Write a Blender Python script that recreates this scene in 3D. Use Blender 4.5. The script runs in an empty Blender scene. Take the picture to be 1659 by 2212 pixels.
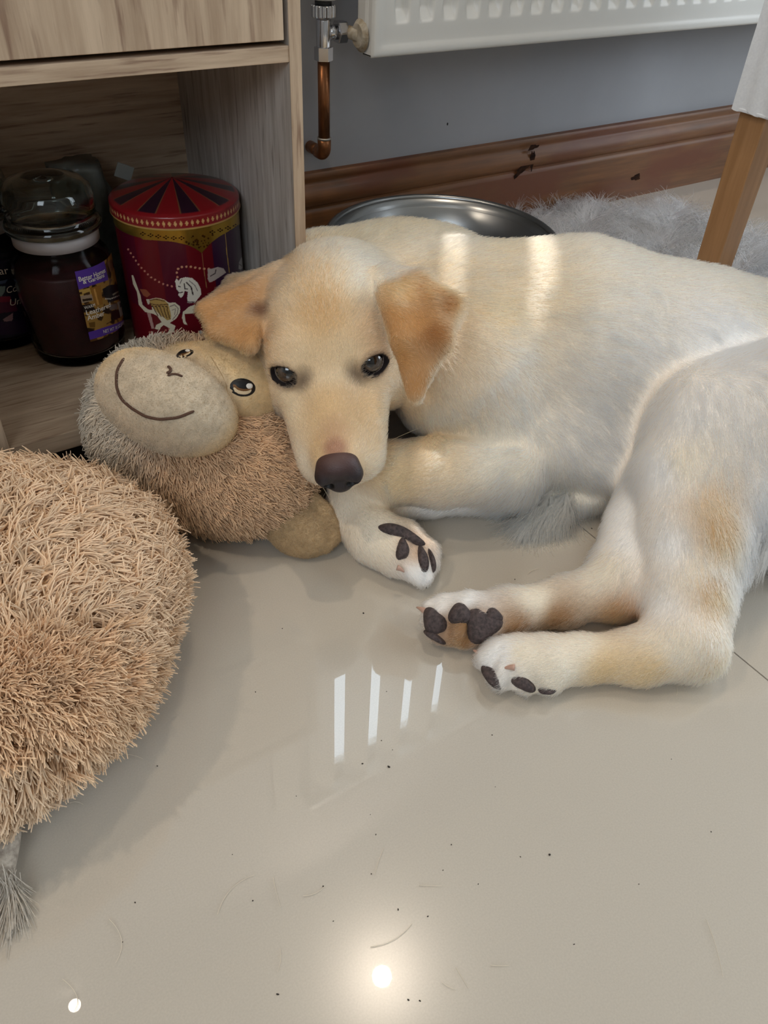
import bpy, bmesh, math, random
import numpy as np
from mathutils import Vector, Matrix

rng = np.random.default_rng(7)
random.seed(7)
scene = bpy.context.scene
COL = scene.collection

# ------------------------------------------------------------------ camera
# world: X runs along the radiator wall, Y towards it, Z up, floor at z = 0
FOC = 1699.2
CX, CY = 829.5, 1106.0
YAW, PITCH, ROLL = 0.60974209, 0.70690721, -0.05444527
CAMH = 0.45
def _basis():
    cy, sy = math.cos(YAW), math.sin(YAW); cp, sp = math.cos(PITCH), math.sin(PITCH)
    f = np.array([sy*cp, cy*cp, -sp]); r = np.array([cy, -sy, 0.0]); d = np.cross(f, r)
    c, s = math.cos(ROLL), math.sin(ROLL)
    return np.stack([c*r + s*d, -s*r + c*d, f], 1)
CR = _basis()
CPOS = np.array([0.0, 0.0, CAMH])
cam = bpy.data.cameras.new('camera'); camo = bpy.data.objects.new('camera', cam); COL.objects.link(camo)
cam.sensor_fit = 'VERTICAL'; cam.sensor_height = 36.0; cam.sensor_width = 27.0
cam.lens = FOC/2212*36.0
cam.clip_start = 0.01; cam.clip_end = 50
camo.matrix_world = Matrix(((CR[0,0], -CR[0,1], -CR[0,2], CPOS[0]), (CR[1,0], -CR[1,1], -CR[1,2], CPOS[1]),
                            (CR[2,0], -CR[2,1], -CR[2,2], CPOS[2]), (0, 0, 0, 1)))
scene.camera = camo

# ------------------------------------------------------------------ light
scene.view_settings.view_transform = 'Standard'
scene.view_settings.look = 'None'
scene.view_settings.gamma = 1.0
scene.view_settings.use_curve_mapping = False
scene.view_settings.exposure = -0.15
scene.cycles.max_bounces = 9; scene.cycles.diffuse_bounces = 4; scene.cycles.glossy_bounces = 5; scene.cycles.transmission_bounces = 8
world = bpy.data.worlds.new('sky'); scene.world = world; world.use_nodes = True
bg = world.node_tree.nodes['Background']; bg.inputs[0].default_value = (0.72, 0.87, 1.0, 1); bg.inputs[1].default_value = 7.5

def lamp(kind, name, loc, target, energy, color, **kw):
    L = bpy.data.lights.new(name, kind); L.energy = energy; L.color = color
    for k, v in kw.items(): setattr(L, k, v)
    o = bpy.data.objects.new(name, L); COL.objects.link(o); o.location = loc
    o.rotation_euler = (Vector(target) - Vector(loc)).to_track_quat('-Z', 'Y').to_euler()
    return o
WARM = (1.0, 0.85, 0.68); COOL = (0.80, 0.90, 1.0)
lamp('SUN', 'sun', (2.0, 2.4, 3.0), (2.0-0.62, 2.4-0.78, 3.0-1.66), 3.8, (1.0, 0.98, 0.95), angle=math.radians(0.7))
for (x, y, z, e) in ((0.53, 0.645, 1.97, 20.0), (-0.188, 0.915, 1.71, 0.25), (-0.85, 0.65, 1.97, 28.0), (-0.75, -0.45, 1.97, 2.5)):
    lamp('SPOT', 'ceiling_spot', (x, y, z), (x, y, 0), e, WARM, spot_size=math.radians(125), spot_blend=0.5, shadow_soft_size=0.026 if z > 1.9 else 0.014)
lamp('AREA', 'patio_door', (2.5, -0.6, 1.30), (0.5, 0.4, 0.05), 38.0, COOL, shape='RECTANGLE', size=1.4, size_y=1.7)
lamp('AREA', 'front_window', (-1.3, -1.2, 1.65), (0.35, 0.5, 0.1), 25.0, COOL, shape='RECTANGLE', size=1.2, size_y=1.2)

# ------------------------------------------------------------------ helpers
def ray(px, py): return CR @ np.array([(px-CX)/FOC, (py-CY)/FOC, 1.0])
def at(px, py, z=None, y=None, x=None, d=None):
    """the place where the sight line of a picture point meets a height z, a wall distance y, an x or a depth d"""
    v = ray(px, py)
    if z is not None: t = (z-CAMH)/v[2]
    elif y is not None: t = y/v[1]
    elif x is not None: t = x/v[0]
    else: t = d
    return CPOS + v*t
def pix(Pn):
    q = (np.asarray(Pn, float)-CPOS) @ CR
    return np.stack([CX+FOC*q[..., 0]/q[..., 2], CY+FOC*q[..., 1]/q[..., 2], q[..., 2]], -1)
def depth(Pt): return float((np.asarray(Pt)-CPOS) @ CR[:, 2])
def s2l(c):
    c = np.asarray(c, float)/255.0
    return np.where(c <= 0.04045, c/12.92, ((c+0.055)/1.055)**2.4)
def rgb(r, g, b): return tuple(s2l((r, g, b))) + (1.0,)

def tag(o, label=None, cat=None, group=None, kind=None):
    if label: o['label'] = label
    if cat: o['category'] = cat
    if group: o['group'] = group
    if kind: o['kind'] = kind
    return o
def empty(name, loc=(0, 0, 0), label=None, cat=None, group=None):
    o = bpy.data.objects.new(name, None); COL.objects.link(o); o.location = loc; o.empty_display_size = 0.02
    return tag(o, label, cat, group)
def link(name, me, mat=None, parent=None, smooth=False):
    o = bpy.data.objects.new(name, me); COL.objects.link(o)
    if mat is not None:
        for m in (mat if isinstance(mat, (list, tuple)) else [mat]): me.materials.append(m)
    if smooth: me.shade_smooth()
    if parent is not None:
        o.parent = parent
        o.matrix_parent_inverse = Matrix.Translation(-Vector(parent.location)) if parent.type == 'EMPTY' else parent.matrix_world.inverted()
    return o
def mesh(name, V, F, mat=None, parent=None, smooth=False):
    me = bpy.data.meshes.new(name)
    me.from_pydata([tuple(map(float, v)) for v in V], [], [tuple(map(int, f)) for f in F]); me.update()
    return link(name, me, mat, parent, smooth)
def fast_mesh(name, V, Q, mat=None, parent=None, smooth=True):
    """V (n,3), Q (m,4) or (m,3) as arrays"""
    V = np.asarray(V, np.float32); Q = np.asarray(Q, np.int32); k = Q.shape[1]
    me = bpy.data.meshes.new(name)
    me.vertices.add(len(V)); me.vertices.foreach_set('co', V.ravel())
    me.loops.add(Q.size); me.loops.foreach_set('vertex_index', Q.ravel())
    me.polygons.add(len(Q)); me.polygons.foreach_set('loop_start', np.arange(0, Q.size, k, dtype=np.int32))
    me.update(calc_edges=True); me.validate()
    return link(name, me, mat, parent, smooth)
def bm_obj(name, bm, mat=None, parent=None, smooth=False):
    me = bpy.data.meshes.new(name); bm.to_mesh(me); bm.free(); me.update()
    return link(name, me, mat, parent, smooth)
def box(bm, a, b, bev=0.0):
    a = Vector(a); b = Vector(b)
    r = bmesh.ops.create_cube(bm, size=1.0)
    for v in r['verts']:
        v.co = Vector(((a.x+b.x)/2 + v.co.x*(b.x-a.x), (a.y+b.y)/2 + v.co.y*(b.y-a.y), (a.z+b.z)/2 + v.co.z*(b.z-a.z)))
    if bev > 0:
        es = list({e for v in r['verts'] for e in v.link_edges})
        bmesh.ops.bevel(bm, geom=es, offset=bev, segments=2, affect='EDGES', profile=0.5)
def boxo(name, a, b, mat, parent=None, bev=0.0):
    bm = bmesh.new(); box(bm, a, b, bev); return bm_obj(name, bm, mat, parent)
def lathe(name, prof, c, mat, parent=None, n=96, smooth=True, cap=True, ang=(0, 2*math.pi)):
    """profile [(r, z)] turned around a vertical axis through c"""
    full = abs(ang[1]-ang[0]-2*math.pi) < 1e-6
    m = n if full else n+1
    t = np.linspace(ang[0], ang[1], n, endpoint=False) if full else np.linspace(ang[0], ang[1], m)
    V = []; F = []
    for (r, z) in prof:
        for a in t: V.append((c[0]+r*math.cos(a), c[1]+r*math.sin(a), c[2]+z))
    for i in range(len(prof)-1):
        for j in range(n):
            k = (j+1) % m
            F.append((i*m+j, i*m+k, (i+1)*m+k, (i+1)*m+j))
    if cap and full:
        if prof[0][0] > 1e-5: F.append(tuple(range(m-1, -1, -1)))
        if prof[-1][0] > 1e-5: F.append(tuple((len(prof)-1)*m+j for j in range(m)))
    o = mesh(name, V, F, mat, parent, smooth)
    return o
def tube(name, pts, rad, mat, parent=None, n=20, smooth=True, cap=True):
    pts = [Vector(p) for p in pts]; rad = rad if isinstance(rad, (list, tuple)) else [rad]*len(pts)
    V = []; F = []; up = None
    for i, p in enumerate(pts):
        d = (pts[min(i+1, len(pts)-1)] - pts[max(i-1, 0)]).normalized()
        if up is None: up = d.orthogonal().normalized()
        up = (up - d*up.dot(d)).normalized(); s = d.cross(up)
        for j in range(n):
            a = 2*math.pi*j/n; V.append(p + (up*math.cos(a) + s*math.sin(a))*rad[i])
    for i in range(len(pts)-1):
        for j in range(n):
            k = (j+1) % n; F.append((i*n+j, i*n+k, (i+1)*n+k, (i+1)*n+j))
    if cap: F.append(tuple(range(n-1, -1, -1))); F.append(tuple((len(pts)-1)*n+j for j in range(n)))
    return mesh(name, V, F, mat, parent, smooth)
def autosmooth(o, deg=35):
    me = o.data; me.shade_smooth()
    try: me.set_sharp_from_angle(angle=math.radians(deg))
    except Exception: pass
    return o

# ------------------------------------------------------------------ materials
def new_mat(name):
    m = bpy.data.materials.new(name); m.use_nodes = True
    nt = m.node_tree; b = nt.nodes['Principled BSDF']
    return m, nt, b
def pmat(name, col, rough=0.5, metal=0.0, spec=0.5, coat=0.0, bump=None, trans=0.0, ior=1.45, sheen=0.0):
    m, nt, b = new_mat(name)
    b.inputs['Base Color'].default_value = col; b.inputs['Roughness'].default_value = rough
    b.inputs['Metallic'].default_value = metal; b.inputs['Specular IOR Level'].default_value = spec
    b.inputs['Coat Weight'].default_value = coat; b.inputs['Coat Roughness'].default_value = 0.05
    b.inputs['Transmission Weight'].default_value = trans; b.inputs['IOR'].default_value = ior
    b.inputs['Sheen Weight'].default_value = sheen
    if bump:
        n = nt.nodes.new('ShaderNodeTexNoise'); n.inputs['Scale'].default_value = bump[0]; n.inputs['Detail'].default_value = 4
        tc = nt.nodes.new('ShaderNodeTexCoord'); nt.links.new(tc.outputs['Object'], n.inputs['Vector'])
        bu = nt.nodes.new('ShaderNodeBump'); bu.inputs['Strength'].default_value = bump[1]; bu.inputs['Distance'].default_value = bump[2]
        nt.links.new(n.outputs['Fac'], bu.inputs['Height']); nt.links.new(bu.outputs['Normal'], b.inputs['Normal'])
    return m
def mottled(name, c1, c2, scale, rough=0.5, detail=5, stretch=(1, 1, 1), spec=0.4, bump=0.0, ramp=(0.35, 0.65), extra=None, coat=0.0):
    """two-tone noise, stretched along an axis: grain, cloth, plaster"""
    m, nt, b = new_mat(name)
    tc = nt.nodes.new('ShaderNodeTexCoord'); mp = nt.nodes.new('ShaderNodeMapping'); mp.inputs['Scale'].default_value = stretch
    n = nt.nodes.new('ShaderNodeTexNoise'); n.inputs['Scale'].default_value = scale; n.inputs['Detail'].default_value = detail
    n.inputs['Roughness'].default_value = 0.6
    r = nt.nodes.new('ShaderNodeValToRGB')
    r.color_ramp.elements[0].position = ramp[0]; r.color_ramp.elements[0].color = c1
    r.color_ramp.elements[1].position = ramp[1]; r.color_ramp.elements[1].color = c2
    nt.links.new(tc.outputs['Object'], mp.inputs['Vector']); nt.links.new(mp.outputs['Vector'], n.inputs['Vector'])
    nt.links.new(n.outputs['Fac'], r.inputs['Fac'])
    out = r.outputs['Color']
    if extra:   # (scale, stretch, colour, lo, hi) a second darker figure over the first
        mp2 = nt.nodes.new('ShaderNodeMapping'); mp2.inputs['Scale'].default_value = extra[1]
        n2 = nt.nodes.new('ShaderNodeTexNoise'); n2.inputs['Scale'].default_value = extra[0]; n2.inputs['Detail'].default_value = 6
        r2 = nt.nodes.new('ShaderNodeValToRGB'); r2.color_ramp.elements[0].position = extra[3]; r2.color_ramp.elements[1].position = extra[4]
        mx = nt.nodes.new('ShaderNodeMix'); mx.data_type = 'RGBA'
        nt.links.new(tc.outputs['Object'], mp2.inputs['Vector']); nt.links.new(mp2.outputs['Vector'], n2.inputs['Vector'])
        nt.links.new(n2.outputs['Fac'], r2.inputs['Fac']); nt.links.new(r2.outputs['Color'], mx.inputs['Factor'])
        nt.links.new(out, mx.inputs['A']); mx.inputs['B'].default_value = extra[2]
        out = mx.outputs['Result']
    nt.links.new(out, b.inputs['Base Color'])
    b.inputs['Roughness'].default_value = rough; b.inputs['Specular IOR Level'].default_value = spec
    b.inputs['Coat Weight'].default_value = coat; b.inputs['Coat Roughness'].default_value = 0.15
    if bump:
        bu = nt.nodes.new('ShaderNodeBump'); bu.inputs['Strength'].default_value = bump; bu.inputs['Distance'].default_value = 0.001
        nt.links.new(n.outputs['Fac'], bu.inputs['Height']); nt.links.new(bu.outputs['Normal'], b.inputs['Normal'])
    return m
def attr_mat(name, attr='tint', rough=0.8, spec=0.2, coat=0.0, sheen=0.0, bump=None, metal=0.0):
    m, nt, b = new_mat(name)
    a = nt.nodes.new('ShaderNodeAttribute'); a.attribute_name = attr
    nt.links.new(a.outputs['Color'], b.inputs['Base Color'])
    b.inputs['Roughness'].default_value = rough; b.inputs['Specular IOR Level'].default_value = spec
    b.inputs['Coat Weight'].default_value = coat; b.inputs['Coat Roughness'].default_value = 0.04
    b.inputs['Sheen Weight'].default_value = sheen; b.inputs['Metallic'].default_value = metal
    if bump:
        n = nt.nodes.new('ShaderNodeTexNoise'); n.inputs['Scale'].default_value = bump[0]
        tc = nt.nodes.new('ShaderNodeTexCoord'); nt.links.new(tc.outputs['Object'], n.inputs['Vector'])
        bu = nt.nodes.new('ShaderNodeBump'); bu.inputs['Strength'].default_value = bump[1]; bu.inputs['Distance'].default_value = bump[2]
        nt.links.new(n.outputs['Fac'], bu.inputs['Height']); nt.links.new(bu.outputs['Normal'], b.inputs['Normal'])
    return m
def hair_mat(name, rough=0.45, radial=0.6):
    m = bpy.data.materials.new(name); m.use_nodes = True; nt = m.node_tree; nt.nodes.clear()
    o = nt.nodes.new('ShaderNodeOutputMaterial'); h = nt.nodes.new('ShaderNodeBsdfHairPrincipled'); h.parametrization = 'COLOR'
    a = nt.nodes.new('ShaderNodeAttribute'); a.attribute_name = 'tint'
    nt.links.new(a.outputs['Color'], h.inputs['Color']); nt.links.new(h.outputs[0], o.inputs['Surface'])
    h.inputs['Roughness'].default_value = rough; h.inputs['Radial Roughness'].default_value = radial
    return m
def set_tint(me, C, attr='tint'):
    a = me.attributes.new(attr, 'FLOAT_COLOR', 'POINT')
    C4 = np.ones((len(C), 4), np.float32); C4[:, :3] = C
    a.data.foreach_set('color', C4.ravel())

# ------------------------------------------------------------------ signed distance solids
class Solid:
    def __init__(s, lo, hi, h):
        s.lo = np.array(lo, np.float32); s.h = h
        s.n = np.ceil((np.array(hi)-s.lo)/h).astype(int)+1
        s.f = np.full(tuple(s.n), 1.0, np.float32)
        s.ax = [s.lo[i]+h*np.arange(s.n[i], dtype=np.float32) for i in range(3)]
    def _win(s, lo, hi):
        sl = []
        for i in range(3):
            a = int(np.clip(math.floor((lo[i]-s.lo[i])/s.h), 0, s.n[i]-1)); b = int(np.clip(math.ceil((hi[i]-s.lo[i])/s.h)+1, a+1, s.n[i]))
            sl.append(slice(a, b))
        return tuple(sl)
    def _grid(s, w):
        return np.stack(np.meshgrid(s.ax[0][w[0]], s.ax[1][w[1]], s.ax[2][w[2]], indexing='ij'), -1)
    def put(s, d, w, k, sub=False):
        a = s.f[w]
        if sub:
            d = -d; h = np.clip(0.5-0.5*(a-d)/k, 0, 1) if k > 0 else (d > a).astype(np.float32)
            s.f[w] = a*(1-h)+d*h + (k*h*(1-h) if k > 0 else 0)
        else:
            h = np.clip(0.5+0.5*(a-d)/k, 0, 1) if k > 0 else (d < a).astype(np.float32)
            s.f[w] = a*(1-h)+d*h - (k*h*(1-h) if k > 0 else 0)
    def cone(s, a, b, ra, rb, k=0.01, sub=False):
        a = np.asarray(a, np.float32); b = np.asarray(b, np.float32); m = max(ra, rb)+k+3*s.h
        w = s._win(np.minimum(a, b)-m, np.maximum(a, b)+m); G = s._grid(w)-a
        ab = b-a; L = max(float(ab@ab), 1e-12); t = np.clip((G@ab)/L, 0, 1)
        d = np.sqrt(((G-t[..., None]*ab)**2).sum(-1))-(ra+(rb-ra)*t)
        s.put(d, w, k, sub)
    def ball(s, c, r, k=0.01, sub=False): s.cone(c, c, r, r, k, sub)
    def ell(s, c, rad, B=None, k=0.01, sub=False):
        c = np.asarray(c, np.float32); rad = np.asarray(rad, np.float32)
        m = float(rad.max())+k+3*s.h; w = s._win(c-m, c+m); G = s._grid(w)-c
        if B is not None: G = G@np.asarray(B, np.float32)
        k0 = np.sqrt(((G/rad)**2).sum(-1)); k1 = np.sqrt(((G/rad**2)**2).sum(-1))
        d = np.where(k1 > 1e-6, k0*(k0-1)/np.maximum(k1, 1e-6), -rad.min())
        s.put(d.astype(np.float32), w, k, sub)
    def tri(s, a, b, c, r, k=0.005):
        a, b, c = [np.asarray(q, np.float32) for q in (a, b, c)]
        m = r+k+3*s.h; w = s._win(np.minimum(np.minimum(a, b), c)-m, np.maximum(np.maximum(a, b), c)+m); G = s._grid(w)
        n = np.cross(b-a, c-a); n = n/np.linalg.norm(n)
        def seg(u, v):
            e = v-u; q = G-u; t = np.clip((q@e)/float(e@e), 0, 1); return ((q-t[..., None]*e)**2).sum(-1)
        dd = np.minimum(np.minimum(seg(a, b), seg(b, c)), seg(c, a))
        ins = np.ones(G.shape[:3], bool)
        for u, v in ((a, b), (b, c), (c, a)): ins &= ((G-u)@np.cross(n, v-u)) >= 0
        pl = ((G-a)@n)**2
        d = np.sqrt(np.where(ins, pl, dd))-r
        s.put(d.astype(np.float32), w, k)
    def floor(s, z=0.0, k=0.004):
        d = (s.ax[2]-z)[None, None, :]*np.ones_like(s.f)
        a = s.f; d = -d      # keep what is above z
        h = np.clip(0.5-0.5*(a-d)/k, 0, 1); s.f = a*(1-h)+d*h+k*h*(1-h)
    def nets(s):
        f = s.f; S = f < 0; n = f.shape
        V = np.zeros(n, np.int8)
        c = [slice(0, -1), slice(1, None)]
        cnt = sum(S[c[i], c[j], c[k]].astype(np.int8) for i in (0, 1) for j in (0, 1) for k in (0, 1))
        I = np.argwhere((cnt > 0) & (cnt < 8)); idx = -np.ones(tuple(np.array(n)-1), np.int32); idx[I[:, 0], I[:, 1], I[:, 2]] = np.arange(len(I))
        acc = np.zeros((len(I), 3)); num = np.zeros(len(I))
        cor = [(i, j, k) for i in (0, 1) for j in (0, 1) for k in (0, 1)]
        val = {q: f[I[:, 0]+q[0], I[:, 1]+q[1], I[:, 2]+q[2]] for q in cor}
        for q in cor:
            for ax in range(3):
                if q[ax] == 0:
                    q2 = list(q); q2[ax] = 1; q2 = tuple(q2)
                    a, b = val[q], val[q2]; m = (a < 0) != (b < 0)
                    t = np.where(m, a/np.where(m, a-b, 1), 0)
                    p = np.tile(np.array(q, float), (len(I), 1)); p[:, ax] = t
                    acc += np.where(m[:, None], p, 0); num += m
        P = (I+acc/num[:, None])*s.h+s.lo
        Q = []
        for ax in range(3):
            o = [0, 1, 2]; o.remove(ax); b, cc = o
            sl0 = [slice(1, -1)]*3; sl1 = [slice(1, -1)]*3; sl0[ax] = slice(0, -1); sl1[ax] = slice(1, None)
            A, B = S[tuple(sl0)], S[tuple(sl1)]
            E = np.argwhere(A != B)
            if len(E) == 0: continue
            inside = A[E[:, 0], E[:, 1], E[:, 2]]
            base = E.copy(); base[:, b] += 1; base[:, cc] += 1
            def cell(db, dc):
                q = base.copy(); q[:, b] -= db; q[:, cc] -= dc; return idx[q[:, 0], q[:, 1], q[:, 2]]
            quad = np.stack([cell(1, 1), cell(0, 1), cell(0, 0), cell(1, 0)], 1)
            flip = inside if ax != 1 else ~inside
            quad[~flip] = quad[~flip][:, ::-1]
            Q.append(quad)
        Q = np.concatenate(Q); Q = Q[(Q >= 0).all(1)]
        return P, Q
def relax(P, Q, it=2, w=0.5):
    e = np.concatenate([Q[:, [0, 1]], Q[:, [1, 2]], Q[:, [2, 3]], Q[:, [3, 0]]]); n = len(P)
    for _ in range(it):
        S = np.zeros_like(P); c = np.zeros(n)
        for a, b in ((0, 1), (1, 0)):
            for k in range(3): S[:, k] += np.bincount(e[:, a], P[e[:, b], k], n)
            c += np.bincount(e[:, a], minlength=n)
        P = P*(1-w)+w*S/np.maximum(c, 1)[:, None]
    return P
def vnormals(P, Q):
    n = np.cross(P[Q[:, 2]]-P[Q[:, 0]], P[Q[:, 3]]-P[Q[:, 1]]); N = np.zeros_like(P)
    for k in range(3):
        for j in range(4): N[:, k] += np.bincount(Q[:, j], n[:, k], len(P))
    return N/np.maximum(np.linalg.norm(N, axis=1), 1e-12)[:, None]

# ------------------------------------------------------------------ fur as hair curves
def scatter(P, Q, N, count, weight=None):
    """random points on the quads of a mesh: positions, normals, barycentric source"""
    T = np.concatenate([Q[:, [0, 1, 2]], Q[:, [0, 2, 3]]])
    ar = np.linalg.norm(np.cross(P[T[:, 1]]-P[T[:, 0]], P[T[:, 2]]-P[T[:, 0]]), axis=1)
    if weight is not None: ar = ar*weight[T].mean(1)
    i = rng.choice(len(T), count, p=ar/ar.sum()); t = T[i]
    u = rng.random(count); v = rng.random(count); m = u+v > 1; u[m] = 1-u[m]; v[m] = 1-v[m]
    W = np.stack([1-u-v, u, v], 1)
    mix = lambda A: (A[t]*W[..., None]).sum(1) if A.ndim == 2 else (A[t]*W).sum(1)
    n = mix(N); n /= np.linalg.norm(n, axis=1)[:, None]
    return mix(P), n, mix
def unit(v): return v/np.maximum(np.linalg.norm(v, axis=-1, keepdims=True), 1e-12)
def strands(root, nrm, direc, length, lift, k=5, droop=0.0, curl=0.0):
    """curves that leave at angle `lift` over the surface along `direc`; returns (n,k,3)"""
    t = unit(direc-nrm*(direc*nrm).sum(1)[:, None])
    n = len(root); pts = np.zeros((n, k, 3)); pts[:, 0] = root
    d = t*np.cos(lift)[:, None]+nrm*np.sin(lift)[:, None]
    side = np.cross(nrm, t); bend = (rng.random(n)-0.5)*2*curl
    step = length/(k-1)
    for j in range(1, k):
        pts[:, j] = pts[:, j-1]+d*step[:, None]
        d = d+side*(bend/k)[:, None]; d[:, 2] -= droop/k; d = unit(d)
    return pts
def hair(name, pts, rad, col, mat, parent=None, tip=0.3, tipcol=None):
    n, k, _ = pts.shape
    hc = bpy.data.hair_curves.new(name); hc.add_curves([k]*n)
    hc.attributes['position'].data.foreach_set('vector', pts.astype(np.float32).ravel())
    ra = hc.attributes.get('radius') or hc.attributes.new('radius', 'FLOAT', 'POINT')
    prof = np.linspace(1, tip, k)
    ra.data.foreach_set('value', (np.asarray(rad)[:, None]*prof[None]).astype(np.float32).ravel())
    a = hc.attributes.new('tint', 'FLOAT_COLOR', 'POINT')
    C = np.ones((n, k, 4), np.float32)
    tc = col if tipcol is None else tipcol
    u = np.linspace(0, 1, k)[None, :, None]
    C[..., :3] = col[:, None]*(1-u)+tc[:, None]*u
    a.data.foreach_set('color', C.ravel())
    hc.materials.append(mat)
    o = bpy.data.objects.new(name, hc); COL.objects.link(o)
    if parent is not None:
        o.parent = parent
        o.matrix_parent_inverse = Matrix.Translation(-Vector(parent.location)) if parent.type == 'EMPTY' else parent.matrix_world.inverted()
    return o
def idw(X, K, Vv, p=3.0, chunk=40000):
    """inverse distance blend of values Vv given at points K"""
    K = np.asarray(K, float); Vv = np.asarray(Vv, float); out = np.zeros((len(X), Vv.shape[1]))
    for i in range(0, len(X), chunk):
        d = np.sqrt(((X[i:i+chunk, None]-K[None])**2).sum(-1))+1e-4
        w = d**-p; out[i:i+chunk] = (w@Vv)/w.sum(1, keepdims=True)
    return out
def inpoly(x, y, poly):
    poly = np.asarray(poly, float); ins = np.zeros(np.shape(x), bool); j = len(poly)-1
    for i in range(len(poly)):
        xi, yi = poly[i]; xj, yj = poly[j]
        c = ((yi > y) != (yj > y)) & (x < (xj-xi)*(y-yi)/((yj-yi) if yj != yi else 1e-9)+xi)
        ins ^= c; j = i
    return ins

# ------------------------------------------------------------------ room
YS = 0.9173            # front of the skirting board
YW = 0.937             # wall face
# floor: polished porcelain tiles with dark joints
m, nt, b = new_mat('polished_porcelain')
tc = nt.nodes.new('ShaderNodeTexCoord')
n1 = nt.nodes.new('ShaderNodeTexNoise'); n1.inputs['Scale'].default_value = 3.0; n1.inputs['Detail'].default_value = 5
r1 = nt.nodes.new('ShaderNodeValToRGB'); r1.color_ramp.elements[0].color = rgb(190, 180, 165); r1.color_ramp.elements[1].color = rgb(197, 188, 174)
n2 = nt.nodes.new('ShaderNodeTexNoise'); n2.inputs['Scale'].default_value = 900; n2.inputs['Detail'].default_value = 2
mx = nt.nodes.new('ShaderNodeMix'); mx.data_type = 'RGBA'; mx.blend_type = 'OVERLAY'; mx.inputs['Factor'].default_value = 0.10
nt.links.new(tc.outputs['Object'], n1.inputs['Vector']); nt.links.new(tc.outputs['Object'], n2.inputs['Vector'])
nt.links.new(n1.outputs['Fac'], r1.inputs['Fac']); nt.links.new(r1.outputs['Color'], mx.inputs['A']); nt.links.new(n2.outputs['Fac'], mx.inputs['B'])
nt.links.new(mx.outputs['Result'], b.inputs['Base Color'])
b.inputs['Roughness'].default_value = 0.20; b.inputs['Specular IOR Level'].default_value = 0.5; b.inputs['Coat IOR'].default_value = 1.6
b.inputs['Coat Weight'].default_value = 1.0; b.inputs['Coat Roughness'].default_value = 0.01
M_TILE = m
M_JOINT = pmat('dark_grout', rgb(58, 50, 44), 0.9)
bm = bmesh.new()
GX, GY, GT, JW = 0.4405, 0.64, 0.66, 0.0012
for i in range(-4, 4):
    for j in range(-4, 2):
        x0, y0 = GX+i*GT, GY+(j-1)*GT
        y1 = min(y0+GT, YW)
        if y0 >= YW: continue
        r = bmesh.ops.create_cube(bm, size=1.0)
        for v in r['verts']:
            v.co = Vector((x0+JW/2 if v.co.x < 0 else x0+GT-JW/2, y0+JW/2 if v.co.y < 0 else y1-JW/2, -0.01 if v.co.z < 0 else 0.0))
    
floor = bm_obj('floor', bm, M_TILE); tag(floor, kind='structure')
joint = boxo('floor_joint', (GX-4*GT, GY-5*GT, -0.02), (GX+4*GT, YW, -0.0012), M_JOINT, floor); tag(joint, kind='structure')

M_WALL = mottled('grey_paint', rgb(158, 159, 163), rgb(164, 165, 169), 6, rough=0.6, spec=0.25)
WX0, WX1, WZ0, WZ1 = 0.505, 1.62, 0.960, 1.335     # window opening
bm = bmesh.new()
box(bm, (-2.2, YW, -0.02), (WX0, YW+0.03, 2.0)); box(bm, (WX1, YW, -0.02), (3.1, YW+0.03, 2.0))
box(bm, (WX0, YW, -0.02), (WX1, YW+0.03, WZ0)); box(bm, (WX0, YW, WZ1), (WX1, YW+0.03, 2.0))
wall = bm_obj('wall_back', bm, M_WALL); tag(wall, kind='structure')
p = at(967, 268, y=YW-0.0004)
bm = bmesh.new(); bmesh.ops.create_uvsphere(bm, u_segments=10, v_segments=6, radius=0.0016)
for v in bm.verts: v.co = Vector((p[0]+v.co.x*0.8, YW-0.0001+v.co.y*0.3, p[2]+v.co.z*1.2))
nh = bm_obj('nail_hole', bm, pmat('nail_hole_dark', rgb(35, 32, 32), 0.8), wall, True)
M_CEIL = pmat('ceiling_white', rgb(225, 222, 216), 0.8)
M_ROOM = pmat('room_paint', rgb(206, 204, 200), 0.8)
for nm, a, c in (('wall_left', (-2.25, -2.5, 0), (-2.2, YW, 2.0)), ('wall_right', (3.1, -2.5, 0), (3.15, YW, 2.0)), ('wall_front', (-2.25, -2.55, 0), (3.15, -2.5, 2.0))):
    tag(boxo(nm, a, c, M_ROOM), kind='structure')
ceil = boxo('ceiling', (-2.2, -2.5, 2.0), (3.1, YW+0.03, 2.06), M_CEIL); tag(ceil, kind='structure')

# skirting board: stained pine with a torus bead
M_PINE = mottled('stained_pine', rgb(92, 58, 30), rgb(130, 84, 46), 14, rough=0.5, stretch=(0.5, 6, 8), spec=0.45, detail=7, ramp=(0.3, 0.72),
                 extra=(4.0, (1.2, 3, 3), rgb(104, 56, 28), 0.5, 0.62), coat=0.05)
prof = [(0.0, 0.0), (0.0, 0.070), (0.0012, 0.0745), (0.0035, 0.0765), (0.0035, 0.079), (0.0008, 0.0815), (-0.0008, 0.087), (0.0, 0.094), (0.003, 0.1005), (0.007, 0.105),
        (0.0085, 0.107), (0.0085, 0.1095), (0.0075, 0.112), (0.0075, 0.117), (0.0095, 0.1195), (0.0195, 0.1195)]
V = []; F = []
for x in (-2.2, 3.1):
    for (dy, z) in prof + [(0.0195, 0.0)]: V.append((x, YS+dy, z))
k = len(prof)+1
for i in range(k): F.append((i, (i+1) % k, k+(i+1) % k, k+i))
F += [tuple(range(k-1, -1, -1)), tuple(range(k, 2*k))]
sk = mesh('baseboard_back', V, F, M_PINE); tag(sk, kind='structure'); autosmooth(sk, 40)
M_KNOT = mottled('pine_knot', rgb(32, 20, 16), rgb(62, 38, 24), 120, rough=0.85, spec=0.1)
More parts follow.
